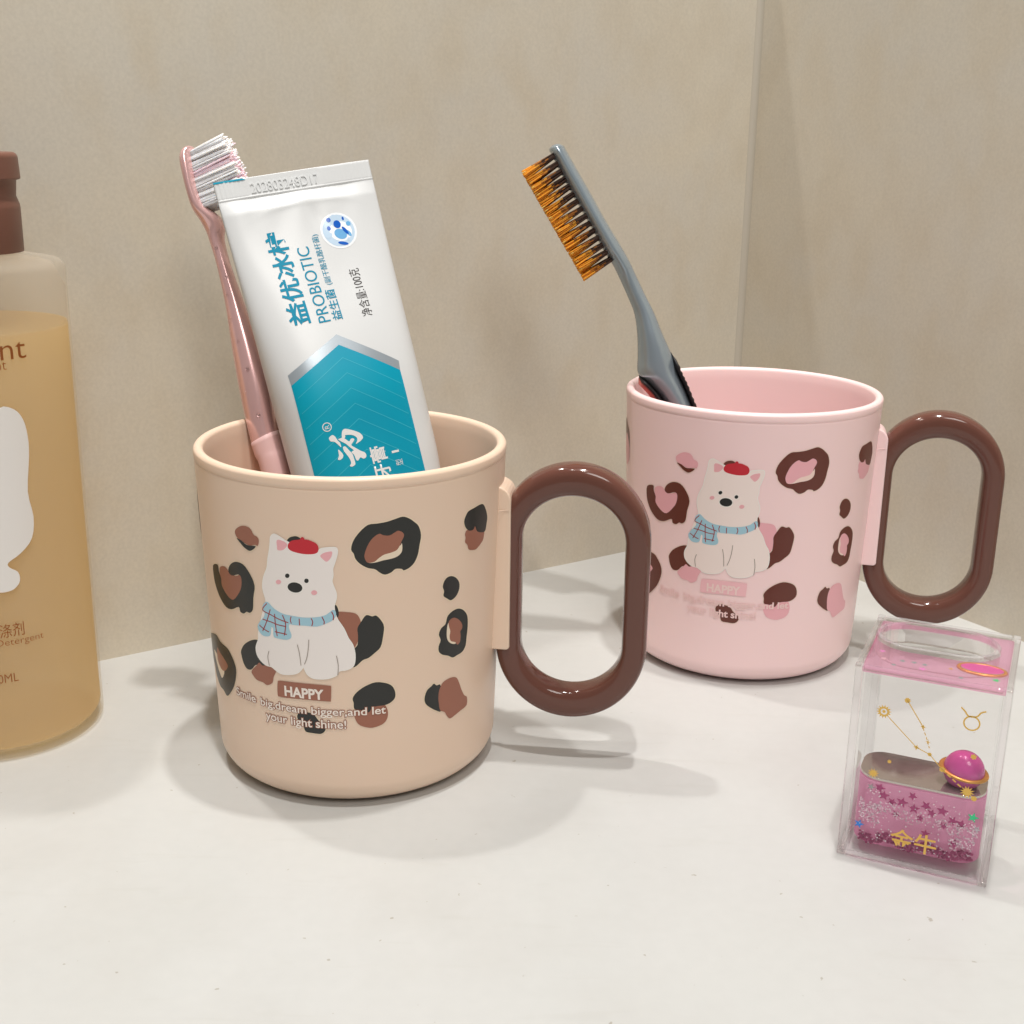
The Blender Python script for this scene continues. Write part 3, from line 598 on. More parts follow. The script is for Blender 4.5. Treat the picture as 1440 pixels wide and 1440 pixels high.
# ------------------------------------------------------------------ lofted toothbrush handles
def loft(mb, secs, expo=2.4, n=28, mi=0, cap=True):
    """secs: (centre, side vector, depth vector) with the vectors at half size"""
    vs = []; e = 2/expo
    for c, s, d in secs:
        for i in range(n):
            a = 2*PI*i/n; ca, sa = cos(a), sin(a)
            vs.append(tuple(c+s*math.copysign(abs(ca)**e, ca)+d*math.copysign(abs(sa)**e, sa)))
    fs = grid_faces(n, len(secs), True)
    if cap: fs += [tuple(range(n-1, -1, -1)), tuple(range((len(secs)-1)*n, len(secs)*n))]
    mb.add(vs, fs, mi)
def interp(tab, t):
    for i in range(len(tab)-1):
        if tab[i][0] <= t <= tab[i+1][0]:
            k = (t-tab[i][0])/(tab[i+1][0]-tab[i][0]); return [a+(b-a)*k for a, b in zip(tab[i][1:], tab[i+1][1:])]
    return list(tab[-1][1:]) if t > tab[-1][0] else list(tab[0][1:])
def smooth_secs(raw, k=5):
    out = []; N = len(raw)
    for i in range(N-1):
        a, b, c, d = raw[max(i-1, 0)], raw[i], raw[i+1], raw[min(i+2, N-1)]
        for j in range(k):
            t = j/k
            out.append(tuple(.5*(2*b[q]+(c[q]-a[q])*t+(2*a[q]-5*b[q]+4*c[q]-d[q])*t*t+(3*b[q]-a[q]-3*c[q]+d[q])*t**3) for q in range(3)))
    out.append(raw[-1]); return out
def tuft(mb, base, tip, r0_, r1_, mi=0, n=7, fray=0, rg=random):
    ax = (tip-base).normalized(); a = ax.orthogonal().normalized(); b = ax.cross(a); vs = []
    mid = (base+tip)/2+a*rg.uniform(-.12, .12)+b*rg.uniform(-.12, .12)
    for c, r in ((base, r0_), (mid, (r0_+r1_)/2), (tip, r1_)):
        for i in range(n): t = 2*PI*i/n; vs.append(tuple(c+a*r*cos(t)+b*r*sin(t)))
    vs.append(tuple(tip+ax*r1_*.8)); k = 3*n-n
    mb.add(vs, grid_faces(n, 3, True)+[(k+i, k+(i+1) % n, 3*n) for i in range(n)], mi)

def frosted(name, col, transp, rough, transl):
    m = bpy.data.materials.new(name); m.use_nodes = True; nt = m.node_tree; N = nt.nodes; L = nt.links
    b = N['Principled BSDF']; b.inputs['Base Color'].default_value = col; b.inputs['Roughness'].default_value = rough
    t = N.new('ShaderNodeBsdfTransparent'); tl = N.new('ShaderNodeBsdfTranslucent'); tl.inputs['Color'].default_value = col
    t.inputs['Color'].default_value = tuple(.5+.5*c for c in col[:3])+(1,)
    a = N.new('ShaderNodeMixShader'); c = N.new('ShaderNodeMixShader')
    a.inputs['Fac'].default_value = transl; c.inputs['Fac'].default_value = transp
    L.new(b.outputs[0], a.inputs[1]); L.new(tl.outputs[0], a.inputs[2])
    L.new(a.outputs[0], c.inputs[1]); L.new(t.outputs[0], c.inputs[2]); L.new(c.outputs[0], N['Material Output'].inputs['Surface'])
    return m
V3 = lambda t: Vector(t)
def make_brush(name, label, raw, bris, mats, y_end, grip_at, zone):
    """raw: loft sections from the head down; the last one is extended to y_end, z 5"""
    secs = [(V3(c), V3(s), hd) for c, s, hd in raw]
    c, s, hd = secs[-1]; c0 = secs[-3][0]; ax = (c-c0).normalized()
    L = (c.z-6)/-ax.z; e = c+ax*L; e.y = y_end
    if zone: e.x = zone
    for k, w in ((.35, 1.0), (.75, .92), (.96, .8), (1.0, .45)):
        secs.append((c.lerp(e, k), s*w, hd*w))
    full = []
    S_ = smooth_secs([(c, s, Vector((hd, 0, 0))) for c, s, hd in secs], 5)
    for i, (c, s, h) in enumerate(S_):
        a = (S_[min(i+1, len(S_)-1)][0]-S_[max(i-1, 0)][0]).normalized()
        d = a.cross(s).normalized()*h.x
        if d.y > 0: d = -d
        full.append((c, s, d))
    root = thing(name, label, 'toothbrush', tuple(e), 'toothbrushes standing in the mugs')
    rel = [(c-e, s, d) for c, s, d in full]
    return root, rel, e
def bristles(root, name, bris, e, rows, cols, depth, r0_, r1_, mats, pick, segs=1, fray=.5, per=1, spread=0, fan=0, core=0):
    (b0, b1), (t0, t1) = [[V3(p)-e for p in q] for q in bris]
    ax = (b1-b0).normalized(); out = ((t0+t1)/2-(b0+b1)/2).normalized(); dp = ax.cross(out).normalized()
    if dp.y > 0: dp = -dp
    rg = random.Random(11); mb = MB()
    for i in range(rows):
        k = (i+.5)/rows
        for j in range(cols):
            m = (j+.5)/cols*2-1
            if core:
                b = b0.lerp(b1, k)+dp*m*depth-out*.8; t = t0.lerp(t1, k)+dp*m*(depth+fan)+ax*rg.uniform(-.3, .3)-out*rg.uniform(.4, 1.6)
                tuft(mb, b, t, core, core*.86, pick(i, j, 0), n=10, rg=rg)
            for q in range(per):
                o1 = ax*rg.uniform(-1, 1)*spread+dp*rg.uniform(-1, 1)*spread*1.2
                b = b0.lerp(b1, k)+dp*m*depth-out*.8+o1
                t = t0.lerp(t1, k)+dp*m*(depth+fan)+o1*1.7+ax*rg.uniform(-fray, fray)+dp*rg.uniform(-fray, fray)*.8+out*rg.uniform(-fray, fray)*.9
                if segs == 1: tuft(mb, b, t, r0_, r1_, pick(i, j, 0), rg=rg)
                else:
                    pts = [b.lerp(t, x/segs) for x in range(segs+1)]
                    for x in range(segs): tuft(mb, pts[x], pts[x+1], r0_+(r1_-r0_)*x/segs, r0_+(r1_-r0_)*(x+1)/segs, pick(i, j, x), n=5, rg=rg) if x == segs-1 else seg_(mb, pts[x], pts[x+1], r0_+(r1_-r0_)*x/segs, r0_+(r1_-r0_)*(x+1)/segs, pick(i, j, x))
    return mb.build(name, mats, root)
def seg_(mb, a_, b_, ra, rb, mi, n=5):
    ax = (b_-a_).normalized(); a = ax.orthogonal().normalized(); b = ax.cross(a)
    mb.add([tuple(c+a*r*cos(2*PI*i/n)+b*r*sin(2*PI*i/n)) for c, r in ((a_, ra), (b_, rb)) for i in range(n)], grid_faces(n, 2, True), mi)

M_rosem = mat('rose_metallic_plastic', srgb(236, 192, 190), .2, metal=.5, coat=.4)
M_pgrip = mat('pale_pink_grip', srgb(236, 196, 194), .45)
M_brw = mat('white_bristle', srgb(255, 250, 248), .45, sss=.5)
M_brp = mat('pink_bristle', srgb(255, 214, 224), .45, sss=.5)
root, rel, e = make_brush('toothbrush', 'pink toothbrush with white and pink bristles behind the toothpaste tube', PINK, PINK_B, None, 329, 0, -52)
cut = 13*5+1
mb = MB(); loft(mb, rel[:cut+2], 2.3); fix(mb.build('handle', M_rosem, root))
mb = MB(); loft(mb, [(c, s*1.015, d*1.015) for c, s, d in rel[cut:]], 2.3); fix(mb.build('grip', M_pgrip, root))
bristles(root, 'bristles', PINK_B, e, 11, 4, 4.3, .34, .26, [M_brw, M_brp], lambda i, j, x: 1 if (2 < i < 9 and j in (1, 2)) or (i+j) % 7 == 0 else 0, fray=.55, fan=.9, per=5, spread=.5, core=.74)
# water drops on the pink handle
mb = MB()
for k, (i, a) in enumerate(((52, -.5), (55, -.15), (47, .2), (58, .1), (60, -.35), (42, .0), (63, .25), (49, -.2))):
    c, s, d = rel[i]; p = c+s*a+d*.99; rr = .42 if k % 3 else .6; vs = []
    nn = d.normalized(); t1 = s.normalized(); t2 = nn.cross(t1)
    for q in range(5):
        th = PI/2*q/4
        for w in range(12): vs.append(tuple(p+(t1*cos(2*PI*w/12)+t2*sin(2*PI*w/12))*rr*cos(th)+nn*rr*.6*sin(th)))
    mb.add(vs, grid_faces(12, 5, True))
fix(mb.build('water_drops', mat('clear_water', (1, 1, 1, 1), .02, trans=1, ior=1.33), root))

M_steel = mat('grey_blue_metallic_plastic', srgb(162, 176, 186), .22, metal=.55, coat=.3)
M_rub = mat('black_rubber', srgb(30, 26, 28), .5)
M_coral = mat('coral_rubber', srgb(216, 116, 108), .45)
M_b1 = mat('dark_brown_bristle', srgb(62, 40, 28), .35); M_b2 = mat('brown_bristle', srgb(160, 96, 34), .35, sss=.1); M_b3 = frosted('amber_bristle', srgb(255, 192, 66), .05, .35, .4)
M_b4 = mat('pale_bristle_tip', srgb(240, 190, 96), .35, sss=.3)
root, rel, e = make_brush('toothbrush', 'grey blue toothbrush with brown to amber bristles in the pink mug', GREY, GREY_B, None, 392, 0, 84)
mb = MB(); loft(mb, rel, 1.85, 36); fix(mb.build('handle', M_steel, root))
bristles(root, 'bristles', GREY_B, e, 15, 4, 4.0, .25, .2, [M_b1, M_b2, M_b3, M_b4], lambda i, j, x: (0, 0, 0, 0, 1, 1, 2, 2, 2, 2, 2, 3)[min(11, max(0, x+random.choice((-1, 0, 0, 1, 2))))], segs=10, fray=.42, per=22, spread=.62, fan=.6)
# ribbed black rubber down the back and the arc on the belly side, with the coral pad under it
def strip(side, i0, i1, w, mi_mat, name, ribs=False, shift=0, push=1.0, dd=.9):
    mb = MB(); sec = []
    for i in range(i0, min(i1, len(rel))):
        c, s, d = rel[i]; k = min(1, (i-i0)/3, )
        ww = w*k*(1+.35*(1 if ribs and i % 2 else 0)); ctr = c+s*side*push+s.normalized()*side*(ww*.4+shift)
        sec.append((ctr, s.normalized()*max(ww, .08), d*dd*max(k, .1)))
    loft(mb, sec, 2.4, 18); return fix(mb.build(name, mi_mat, root))
full_sub = []
strip(1, 65, 96, .65, M_rub, 'rubber_ridge', True)
strip(-1, 71, 92, 1.0, M_rub, 'rubber_edge')
strip(-1, 72, 92, 1.5, M_coral, 'coral_pad', shift=.6, dd=.6)

# ------------------------------------------------------------------ detergent bottle
BX, BY, BR_ = -147.3, 331.2, 27.0
root = thing('detergent_bottle', 'frosted detergent bottle half full of amber liquid with brown cap, standing at the wall', 'bottle', (BX, BY, 0))
M_cap = mat('brown_cap_plastic', srgb(120, 80, 66), .42)
M_brt = mat('brown_print', srgb(140, 76, 30), .4)
M_frost = frosted('frosted_clear_plastic', (.97, .95, .91, 1), .79, .3, .7)
M_amber = frosted('amber_liquid', srgb(255, 234, 184), .42, .3, .75)
mb = MB(); prof = [(0, .6), (20, .6), (23, .0), (25, .15)]
for k in range(1, 9): a = PI/2*k/8; prof.append((BR_-2+2*sin(a), 2.1-2*cos(a)))
prof += [(BR_, 30), (BR_+.15, 80), (BR_+.3, 128)]
for k in range(1, 11): a = PI/2*k/10; prof.append((BR_+.4-3+3*cos(a), 130.5+3*sin(a)))
prof += [(22, 134.0), (17.5, 134.8), (15.5, 135.5), (14, 138), (13.2, 138), (14, 134.5)]
for k in range(1, 6): a = PI/2*k/5; prof.append((22.5+2.4*sin(a), 132.6-2.6*(1-cos(a))))
prof += [(BR_-.2, 126), (BR_-.5, 80), (BR_-.6, 30), (BR_-.6, 4.5), (BR_-2.6, 2.2), (0, 2.2)]
lathe(mb, prof, 180); mb.build('body', M_frost, root)
mb = MB(); prof = [(0, 2.6), (BR_-4.2, 2.6)]
for k in range(1, 6): a = PI/2*k/5; prof.append((BR_-3.8+3.1*sin(a), 5.4-2.8*cos(a)))
prof += [(BR_-.7, 30), (BR_-.6, 80), (BR_-.45, 115.9), (BR_-.5, 116.6), (BR_-1.2, 116.35), (BR_-2.5, 116.2), (0, 116.2)]
lathe(mb, prof, 180); mb.build('liquid', M_amber, root)
mb = MB(); prof = [(15, 135.2), (17.3, 135.4), (17.4, 146.5), (17.3, 147.5), (16.6, 149.6), (16.8, 151.5), (17.0, 153.6), (18.0, 153.9), (18.1, 154.3), (17.9, 159.2)]
for k in range(1, 7): a = PI/2*k/6; prof.append((16.4+1.5*cos(a), 159.2+1.5*sin(a)))
prof += [(0, 160.8)]
lathe(mb, prof, 120); mb.build('cap', M_cap, root)
def cyl_art(mb, data, off, mi, R):
    vs, fs = data; P = []; N = []
    for v in vs:
        a = v[0]/R; k = math.floor(a/rad(2)); t = a/rad(2)-k; p0, p1 = k*rad(2), (k+1)*rad(2)
        P.append(((R+off)*(sin(p0)*(1-t)+sin(p1)*t), -(R+off)*(cos(p0)*(1-t)+cos(p1)*t), v[1])); N.append((sin(a), -cos(a), 0))
    out = []
    for f in fs:
        a, b, c = (Vector(P[f[0]]), Vector(P[f[1]]), Vector(P[f[2]])); out.append(f if (b-a).cross(c-a).dot(Vector(N[f[0]])) > 0 else f[::-1])
    mb.add(P, out, mi, N)
KB = PI/180*BR_; g2 = rad(2)*BR_
for txt, a0, a1, z0, z1, bold in (('ent', 31.5, 55.0, 110.3, 114.6, -.005), ('nt', 37.8, 43.4, 107.9, 109.9, -.01), ('洗涤剂', 18.0, 38.0, 36.4, 40.3, .0), ('Detergent', 22.6, 48.4, 33.6, 36.0, -.008), ('0ML', 21.5, 32.2, 23.6, 26.1, -.005)):
    mb = MB(); cyl_art(mb, place_text(txt, a0*KB, a1*KB, z0, z1, bold, gx=g2), .45, 0, BR_); mb.build('label_lettering', M_brt, root)
ra = [(37.0, 98.3), (44.8, 97.6), (49.3, 94.6), (51, 90), (50.6, 84.8), (47.8, 75.4), (49.6, 68.4), (47.5, 62.7), (40.5, 59.2), (33.5, 57.2), (33.8, 55.8), (37.9, 54.2), (38.4, 51.6), (35, 49.7), (30, 49.2), (26, 49.4), (21, 49.2), (17, 50), (15.5, 53), (19, 56), (17, 59), (11, 62), (8, 67), (10, 74), (7, 82), (8, 92), (14, 98), (20, 97), (24, 88), (28, 86), (31, 92)]
mb = MB(); cyl_art(mb, fill2d([catmull([(a*KB, z) for a, z in ra], 3)], g2), .5, 0, BR_)
mb.build('animal_silhouette', mat('white_print', srgb(232, 228, 224), .4), root)

# ------------------------------------------------------------------ acrylic liquid glitter block
BA = -.4219; bw, bd, bh = 34.4, 35.7, 50.0
root = thing('glitter_pen_holder', 'clear acrylic holder with pink glitter liquid, gold star lines and a ringed planet', 'pen holder', (79.67, 265.3, 0)); root.rotation_euler.z = BA
def prism(mb, loops, z0, z1, mi=0, ztops=None):
    """vertical prism over an outline with holes"""
    vs, fs = fill2d(loops)
    n = len(vs); mb.add([(x, y, z0) for x, y, _ in vs]+[(x, y, z1) for x, y, _ in vs], [f if True else f for f in [g[::-1] for g in fs]]+[tuple(i+n for i in g) for g in fs], mi)
    for p in loops:
        m = len(p); mb.add([(x, y, z0) for x, y in p]+[(x, y, z1) for x, y in p], [(i, (i+1) % m, m+(i+1) % m, m+i) for i in range(m)], mi)
def rrect(x0, x1, y0, y1, r, n=6):
    out = []
    for cx, cy, a0 in ((x1-r, y0+r, -PI/2), (x1-r, y1-r, 0), (x0+r, y1-r, PI/2), (x0+r, y0+r, PI)):
        for k in range(n+1): a = a0+PI/2*k/n; out.append((cx+r*cos(a), cy+r*sin(a)))
    return out
def stadium(cx, cy, hx, hy, n=16):
    out = []
    for s, a0 in ((1, -PI/2), (-1, PI/2)):
        for k in range(n+1): a = a0+PI*k/n; out.append((cx+s*(hx-hy)+hy*cos(a), cy+hy*sin(a)))
    return out
def weld(o, smooth=False):
    bm = bmesh.new(); bm.from_mesh(o.data); bmesh.ops.remove_doubles(bm, verts=bm.verts[:], dist=2e-6); bmesh.ops.recalc_face_normals(bm, faces=bm.faces[:]); bm.to_mesh(o.data); bm.free()
    if smooth:
        o.data.polygons.foreach_set('use_smooth', [True]*len(o.data.polygons))
    return o
def edge_mat():
    m = mat('acrylic_edge', (1, .985, .99, 1), .04, trans=1, ior=1.35); nt = m.node_tree; N = nt.nodes; L = nt.links
    a = N.new('ShaderNodeBsdfTransparent'); a.inputs['Color'].default_value = (.99, .985, .99, 1); x = N.new('ShaderNodeMixShader'); x.inputs['Fac'].default_value = .6
    L.new(N['Principled BSDF'].outputs[0], x.inputs[1]); L.new(a.outputs[0], x.inputs[2]); L.new(x.outputs[0], N['Material Output'].inputs['Surface']); return m
M_glass = edge_mat()
def clear(name, tint, ior=1.4, rough=.01):
    m = bpy.data.materials.new(name); m.use_nodes = True; nt = m.node_tree; N = nt.nodes; L = nt.links; N.remove(N['Principled BSDF'])
    a = N.new('ShaderNodeBsdfTransparent'); a.inputs['Color'].default_value = tint
    g = N.new('ShaderNodeBsdfGlossy'); g.inputs['Roughness'].default_value = rough
    f = N.new('ShaderNodeFresnel'); f.inputs['IOR'].default_value = ior; x = N.new('ShaderNodeMixShader')
    ge = N.new('ShaderNodeNewGeometry'); iv = N.new('ShaderNodeMath'); iv.operation = 'SUBTRACT'; iv.inputs[0].default_value = 1
    mu = N.new('ShaderNodeMath'); mu.operation = 'MULTIPLY'; L.new(ge.outputs['Backfacing'], iv.inputs[1]); L.new(iv.outputs[0], mu.inputs[0]); L.new(f.outputs[0], mu.inputs[1])
    L.new(mu.outputs[0], x.inputs['Fac']); L.new(a.outputs[0], x.inputs[1]); L.new(g.outputs[0], x.inputs[2]); L.new(x.outputs[0], N['Material Output'].inputs['Surface'])
    return m
M_acr = clear('clear_acrylic', (.985, .985, .985, 1))
out_ = rrect(0.1, bw-.1, 0.1, bd-.1, .9, 4); well = stadium(15.9, 24.6, 13.4, 8.0)
mb = MB()
for x0, x1, y0, y1 in ((1.6, bw-1.6, .1, 2.5), (1.6, bw-1.6, bd-2.5, bd-.1), (.1, 2.5, 1.6, bd-1.6), (bw-2.5, bw-.1, 1.6, bd-1.6)):
    box(mb, x0, x1, y0, y1, 1.6, bh-1.2)
weld(mb.build('acrylic_walls', M_acr, root, smooth=False))
for x, y in ((1.05, 1.05), (bw-1.05, 1.05), (1.05, bd-1.05), (bw-1.05, bd-1.05)):
    mb = MB(); box(mb, x-.95, x+.95, y-.95, y+.95, .2, bh); bevel(weld(mb.build('corner_post', M_glass, root, smooth=False)), .3, 3)
for z in (.2, bh-1.3):
    for x0, x1, y0, y1 in ((2.1, bw-2.1, .15, 1.35), (2.1, bw-2.1, bd-1.35, bd-.15), (.15, 1.35, 2.1, bd-2.1), (bw-1.35, bw-.15, 2.1, bd-2.1)):
        mb = MB(); box(mb, x0, x1, y0, y1, z, z+1.25); bevel(weld(mb.build('edge_bar', M_glass, root, smooth=False)), .28, 3)
M_plate = frosted('pink_refraction_tint', srgb(255, 202, 228), .8, .08, .6)
mb = MB(); prism(mb, [rrect(1.5, bw-1.5, 1.5, bd-1.5, .8, 4), stadium(15.9, 24.6, 14.6, 9.2)], 47.9, 48.9)
weld(mb.build('refraction_plate', M_plate, root, smooth=False))  # added pink sheet imitating the liquid refracted through the clear top
mb = MB(); prism(mb, [rrect(1.45, bw-1.45, 1.45, bd-1.45, .8, 4), stadium(15.9, 24.6, 14.5, 9.1)], 48.95, 49.85)
weld(mb.build('top_cover', M_acr, root, smooth=False))
mb = MB(); prism(mb, [stadium(15.9, 24.6, 14.4, 9.0, 24), stadium(15.9, 24.6, 13.3, 7.9, 24)], 44.5, 50.1); bevel(weld(mb.build('opening_rim', M_glass, root, smooth=False)), .4, 3, 50)
mb = MB(); box(mb, 1.5, bw-1.5, 1.5, bd-1.5, .5, 3.2); bevel(weld(mb.build('base_plate', M_acr, root, smooth=False)), .3, 2)
M_pliq = frosted('pink_liquid', srgb(255, 188, 224), .52, .12, .45)
mb = MB(); prism(mb, [rrect(2.7, bw-2.7, 2.9, 15.6, 5.0, 8)], 3.4, 19.8)
o = weld(mb.build('pink_liquid', M_pliq, root, smooth=False)); bevel(o, 1.6, 4, 40)
mb = MB(); prism(mb, [rrect(2.8, bw-2.8, 2.9, 17.4, 5.2, 10)], 20.3, 20.9)
o = weld(mb.build('liquid_surface', mat('clear_oil_meniscus', srgb(206, 198, 190), .06, metal=.8), root, smooth=False)); bevel(o, .3, 3, 40)
def star(cx, cz, r, rot_=0, n=5, k=.42):
    return [(cx+(r if i % 2 == 0 else r*k)*sin(rot_+PI*i/n), cz+(r if i % 2 == 0 else r*k)*cos(rot_+PI*i/n)) for i in range(2*n)]
def plate(mb, pts, y, mi=0, th=.12, tilt=None):
    vs, fs = fill2d([pts]); n = len(vs)
    mb.add([(x, y, z) for x, z, _ in vs]+[(x, y+th, z) for x, z, _ in vs], [f for f in fs]+[tuple(i+n for i in f[::-1]) for f in fs], mi)
    m = len(pts); mb.add([(x, y, z) for x, z in pts]+[(x, y+th, z) for x, z in pts], [(i, (i+1) % m, m+(i+1) % m, m+i) for i in range(m)], mi)
M_pst = mat('magenta_star_foil', srgb(176, 72, 124), .3, metal=.3)
rg = random.Random(5)
for (x, z, r, a) in ((8.2, 18.6, 1.1, .3), (9.3, 16.8, 1.1, .1), (11.3, 15.6, .9, .5), (13.6, 16.0, 1.15, .2), (16.4, 15.0, 1.1, 0), (19.0, 16.4, 1.0, .6), (20.4, 14.8, .9, .3), (22.7, 15.9, 1.1, .1), (25.2, 14.0, 1.0, .4), (27.2, 13.6, 1.1, .2), (15.8, 18.2, .9, .5), (26.0, 8.2, 1.1, .3), (19.5, 9.2, .9, .1), (12.4, 12.6, .8, .7), (18.0, 12.9, .8, .2), (23.4, 12.2, .8, .5)):
    mb = MB(); plate(mb, star(0, 0, r*1.25, a), 0); o = mb.build('star_flake', M_pst, root, smooth=False); o.location = Vector((x, 2.72-.02*rg.random(), z))*S
    o.rotation_euler = (rg.uniform(-.15, .15), 0, 0)
for (x, z, r, a, c, nm) in ((4.3, 8.0, 1.2, .3, srgb(60, 140, 230), 'holographic_star'), (29.5, 16.0, 1.35, .2, srgb(70, 214, 150), 'holographic_star'), (19.8, 4.8, 1.3, .4, srgb(206, 200, 206), 'silver_star'), (20.8, 6.6, 1.1, .1, srgb(196, 190, 200), 'silver_star'), (6.2, 18.4, 1.0, .3, srgb(176, 166, 170), 'silver_star'), (30.6, 13.2, 1.0, .5, srgb(200, 196, 204), 'silver_star')):
    mb = MB(); plate(mb, star(0, 0, r, a), 0); o = mb.build(nm, mat(nm+'_foil', c, .18, metal=.6), root, smooth=False); o.location = Vector((x, 2.64, z))*S
mb = MB(); rg = random.Random(9)
def flakes(n, x0, x1, z0, z1, r, mi, y0=2.62, y1=2.8, slope=0):
    for _ in range(n):
        x = rg.uniform(x0, x1); z = rg.uniform(z0, z1)+slope*(x-17)+.6*sin(x*.7); rr = r*rg.uniform(.6, 1.3); y = rg.uniform(y0, y1); a = rg.random()*6
        t = rg.uniform(-.5, .5)*rr
        mb.add([(x+rr*cos(a+2*PI*i/6), y-t*sin(a+2*PI*i/6)-.2, z+rr*sin(a+2*PI*i/6)) for i in range(6)], [tuple(range(6))], mi)
flakes(420, 4.5, 30.5, 4.2, 6.6, .32, 1); flakes(230, 4.0, 31, 11.3, 14.6, .2, 0, slope=-.05); flakes(120, 4.0, 9, 9.5, 15, .2, 0); flakes(120, 25, 31, 7, 13, .2, 0); flakes(90, 4.5, 30.5, 4.0, 7.4, .2, 0)
flakes(140, 4.5, 30, 4, 19, .15, 2)
mb.build('glitter', [mat('silver_pink_glitter', srgb(236, 206, 220), .2, metal=.5), mat('wine_glitter', srgb(150, 66, 104), .3, metal=.4), mat('white_glitter', srgb(250, 240, 246), .2, metal=.4)], root, smooth=False)['kind'] = 'stuff'
# ringed planet floating in the clear layer
mb = MB(); prof = [(5.1*sin(PI*k/18), 5.1*(-cos(PI*k/18))) for k in range(19)]; prof[0] = (0.0, -5.1); prof[-1] = (0.0, 5.1)
lathe(mb, prof, 40); o = mb.build('planet', mat('magenta_resin', srgb(206, 92, 160), .25, coat=.3), root); o.location = Vector((26.0, 8.6, 24.6))*S; o.scale = (.92, .8, .95)
mb = MB(); vs = []; ns = []
for j in range(64):
    for i in range(10):
        a = 2*PI*j/64; b = 2*PI*i/10; vs.append(((5.5+.75*cos(b))*cos(a), (5.0+.75*cos(b))*sin(a), .42*sin(b)))
mb.add(vs, [(j*10+i, ((j+1) % 64)*10+i, ((j+1) % 64)*10+(i+1) % 10, j*10+(i+1) % 10) for j in range(64) for i in range(10)])
rr_ = fix(mb.build('planet_ring', mat('gold_paint', srgb(222, 164, 84), .3, metal=.5), o)); rr_.rotation_euler = (.12, .13, 0)
for (x, y, r, a, c) in ((5.4, 9.0, 1.0, .3, 0), (9.6, 9.4, .9, .2, 2), (12.2, 9.6, .9, .5, 2), (14.6, 9.3, .9, .1, 2), (14.4, 6.6, 1.15, .4, 1), (30.4, 7.2, 1.1, .2, 3), (8.0, 6.2, .8, .6, 2), (20.4, 9.6, .7, .2, 4), (23.0, 5.2, .8, .4, 2), (4.4, 13.5, .9, .5, 1)):
    mb = MB(); vs, fs = fill2d([star(0, 0, r, a)]); n = len(vs); mb.add([(p, q, 0) for p, q, _ in vs], fs)
    c_ = (srgb(240, 190, 206), srgb(250, 150, 220), srgb(150, 170, 170), srgb(80, 220, 140), srgb(230, 180, 90))[c]
    o = mb.build('top_star', mat('top_star_foil', c_, .2, metal=.4), root, smooth=False); o.location = Vector((x, y, 48.925))*S
mb = MB(); vs, fs = fill2d([[(27.0+4.7*cos(2*PI*q/32), 12.9+2.5*sin(2*PI*q/32)) for q in range(32)]]); mb.add([(p, q, 48.915) for p, q, _ in vs], fs)
mb.build('refracted_planet', mat('refracted_magenta', srgb(206, 84, 150), .3), root, smooth=False)  # planet's refracted image, laid into the top as flat colour
mb = MB(); vs = []
for j in range(48):
    for i in range(8):
        a = 2*PI*j/48; b = 2*PI*i/8; vs.append((27.0+(5.2+.5*cos(b))*cos(a), 12.9+(3.0+.5*cos(b))*sin(a), 48.6+.34*sin(b)))
mb.add(vs, [(j*8+i, ((j+1) % 48)*8+i, ((j+1) % 48)*8+(i+1) % 8, j*8+(i+1) % 8) for j in range(48) for i in range(8)])
fix(mb.build('refracted_ring', mat('refracted_gold', srgb(232, 176, 84), .25, metal=.6), root))  # refracted image of the planet's ring, modelled in the top

# gold print on the front face
mb = MB(); M_gold = mat('gold_print', srgb(234, 190, 96), .35, metal=.25)
Y = -.16
def gp(pts): plate(mb, pts, Y, 0, .06)
def dash(a, b, w, d=None):
    L = math.hypot(b[0]-a[0], b[1]-a[1]); n = max(1, int(L/d)) if d else 1
    for k in range(n):
        t0, t1 = k/n, (k+(.62 if d else 1))/n; gp(ribbon([(a[0]+(b[0]-a[0])*t, a[1]+(b[1]-a[1])*t) for t in (t0, t1)], w))
dash((8.8, 38.4), (15.6, 32.2), .17); dash((15.6, 32.2), (18.6, 31.1), .17); dash((18.6, 31.1), (21.7, 28.0), .17); dash((21.7, 28.0), (26.6, 24.2), .32, 1.5)
dash((12.5, 43.4), (16.5, 37.6), .2); dash((16.5, 37.4), (17.9, 34.1), .2, 1.0); dash((17.9, 34), (18.5, 32.3), .2, .9)
for x, z, r, n_, k in ((7.6, 39.6, 1.75, 14, .62), (12.5, 43.4, .75, 8, .7), (16.5, 37.6, .6, 4, .45), (17.9, 34.1, .6, 4, .3), (15.6, 32.2, .75, 4, .4), (18.6, 31.1, .5, 8, .8), (21.7, 28.0, .7, 8, .8), (6.7, 23.5, 1.3, 10, .5), (10.0, 27.3, .5, 8, .7), (28.0, 32.6, .75, 6, .7), (27.6, 23.6, 1.6, 12, .5), (29.2, 22.3, .7, 8, .8)):
    if x == 7.6:
        vs, fs = fill2d([star(x, z, r, .1, n_, k), [(x+.75*cos(2*PI*q/20), z+.75*sin(2*PI*q/20)) for q in range(20)]]); mb.add([(a, Y, b) for a, b, _ in vs], fs)
        gp([(x+.38*cos(2*PI*q/12), z+.38*sin(2*PI*q/12)) for q in range(12)])
    else: gp(star(x, z, r, .15, n_, k))
vs, fs = fill2d([[(26.7+r*cos(2*PI*q/32), 40.7+r*sin(2*PI*q/32)) for q in range(32)] for r in (1.85, 1.5)]); mb.add([(a, Y, b) for a, b, _ in vs], fs)
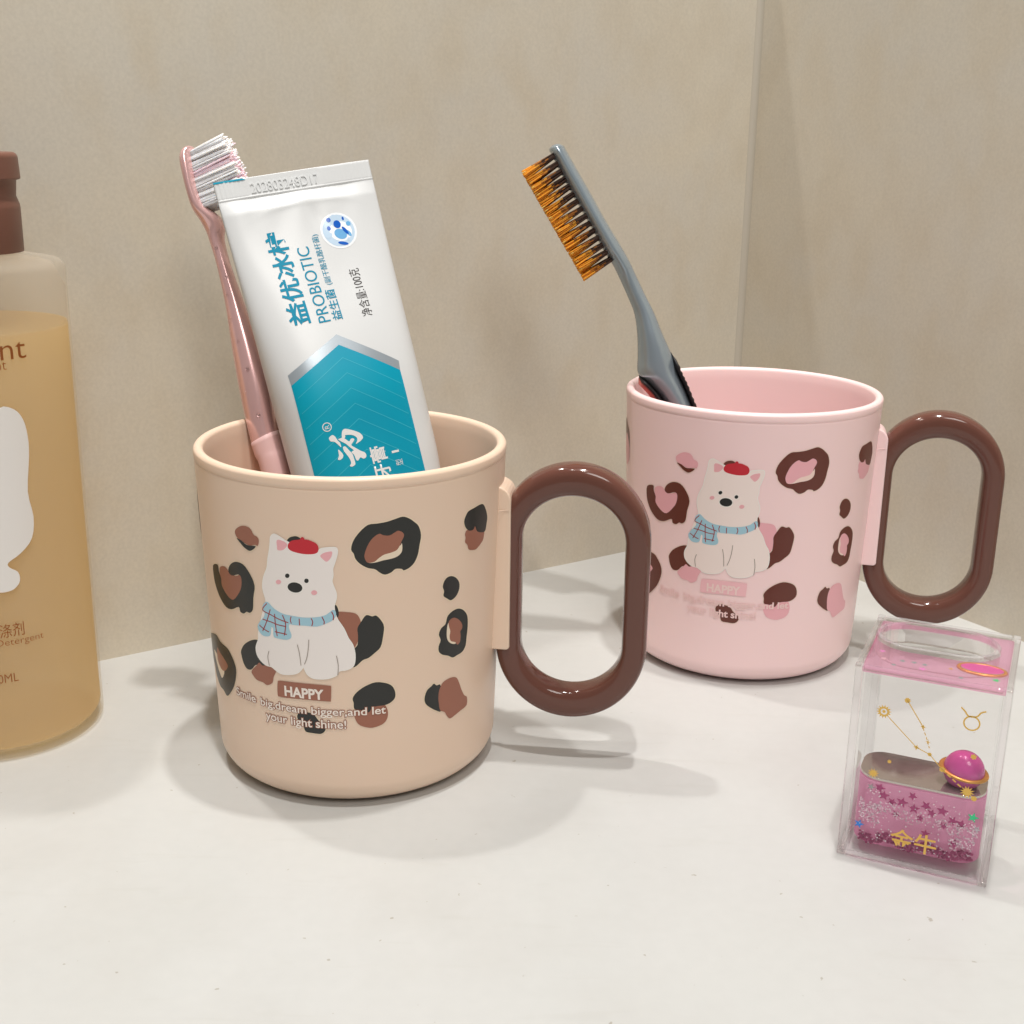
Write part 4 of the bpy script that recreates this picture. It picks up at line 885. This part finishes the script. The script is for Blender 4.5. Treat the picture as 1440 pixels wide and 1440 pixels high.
gp(ribbon(catmull([(24.1, 44.1), (25.0, 43.3), (25.7, 42.4), (26.7, 42.25), (27.7, 42.6), (28.4, 43.6), (29.4, 44.1)], 4, False), .34))
vs, fs = place_text('金牛', 12.0, 22.5, 5.4, 10.6, .012); mb.add([(a, Y, b) for a, b, _ in vs], fs)
gpo = mb.build('gold_print', M_gold, root, smooth=False)

# ------------------------------------------------------------------ light: small ceiling downlights and an added frontal fill, warm room
def lamp(name, x, y, z, power, r, col=(1, .965, .92), tgt=(0, 330, 40)):
    l = bpy.data.lights.new(name, 'AREA'); l.shape = 'DISK'; l.size = r*2*S; l.energy = power; l.color = col
    o = bpy.data.objects.new(name, l); COL.objects.link(o); o.location = Vector((x, y, z))*S
    o.rotation_euler = (Vector(tgt)-Vector((x, y, z))).to_track_quat('-Z', 'Y').to_euler(); return o
def down(name, sx, sy, h, power, r, **k):   # sx, sy: horizontal run per millimetre of height toward the lamp
    return lamp(name, sx*h, 325+sy*h, h, power, r, **k)
down('ceiling_or_fill_lamp', .036, -.276, 1500, 9.2, 26)
down('ceiling_or_fill_lamp', .085, .0, 1500, 9.6, 26)
down('ceiling_or_fill_lamp', -.25, .18, 1500, 5.6, 24)
down('ceiling_or_fill_lamp', -.27, .21, 1500, 1.0, 60)
lamp('cabinet_lamp', -40, 205, 460, .15, 12)
down('ceiling_or_fill_lamp', .25, -.85, 1400, 9.5, 320)  # broad frontal fill, added to brighten the wall and mug fronts
w = bpy.data.worlds.new('World'); scene.world = w; w.use_nodes = True
bg = w.node_tree.nodes['Background']; bg.inputs['Color'].default_value = (1, .965, .915, 1); bg.inputs['Strength'].default_value = .15

scene.view_settings.view_transform = 'Standard'; scene.view_settings.look = 'None'
scene.view_settings.exposure = 0; scene.view_settings.gamma = 1
cy = scene.cycles
cy.max_bounces = 14; cy.transparent_max_bounces = 24; cy.transmission_bounces = 12; cy.glossy_bounces = 6; cy.diffuse_bounces = 4
cy.caustics_reflective = False; cy.caustics_refractive = True; cy.blur_glossy = .6; cy.sample_clamp_indirect = 4
cy.use_denoising = True
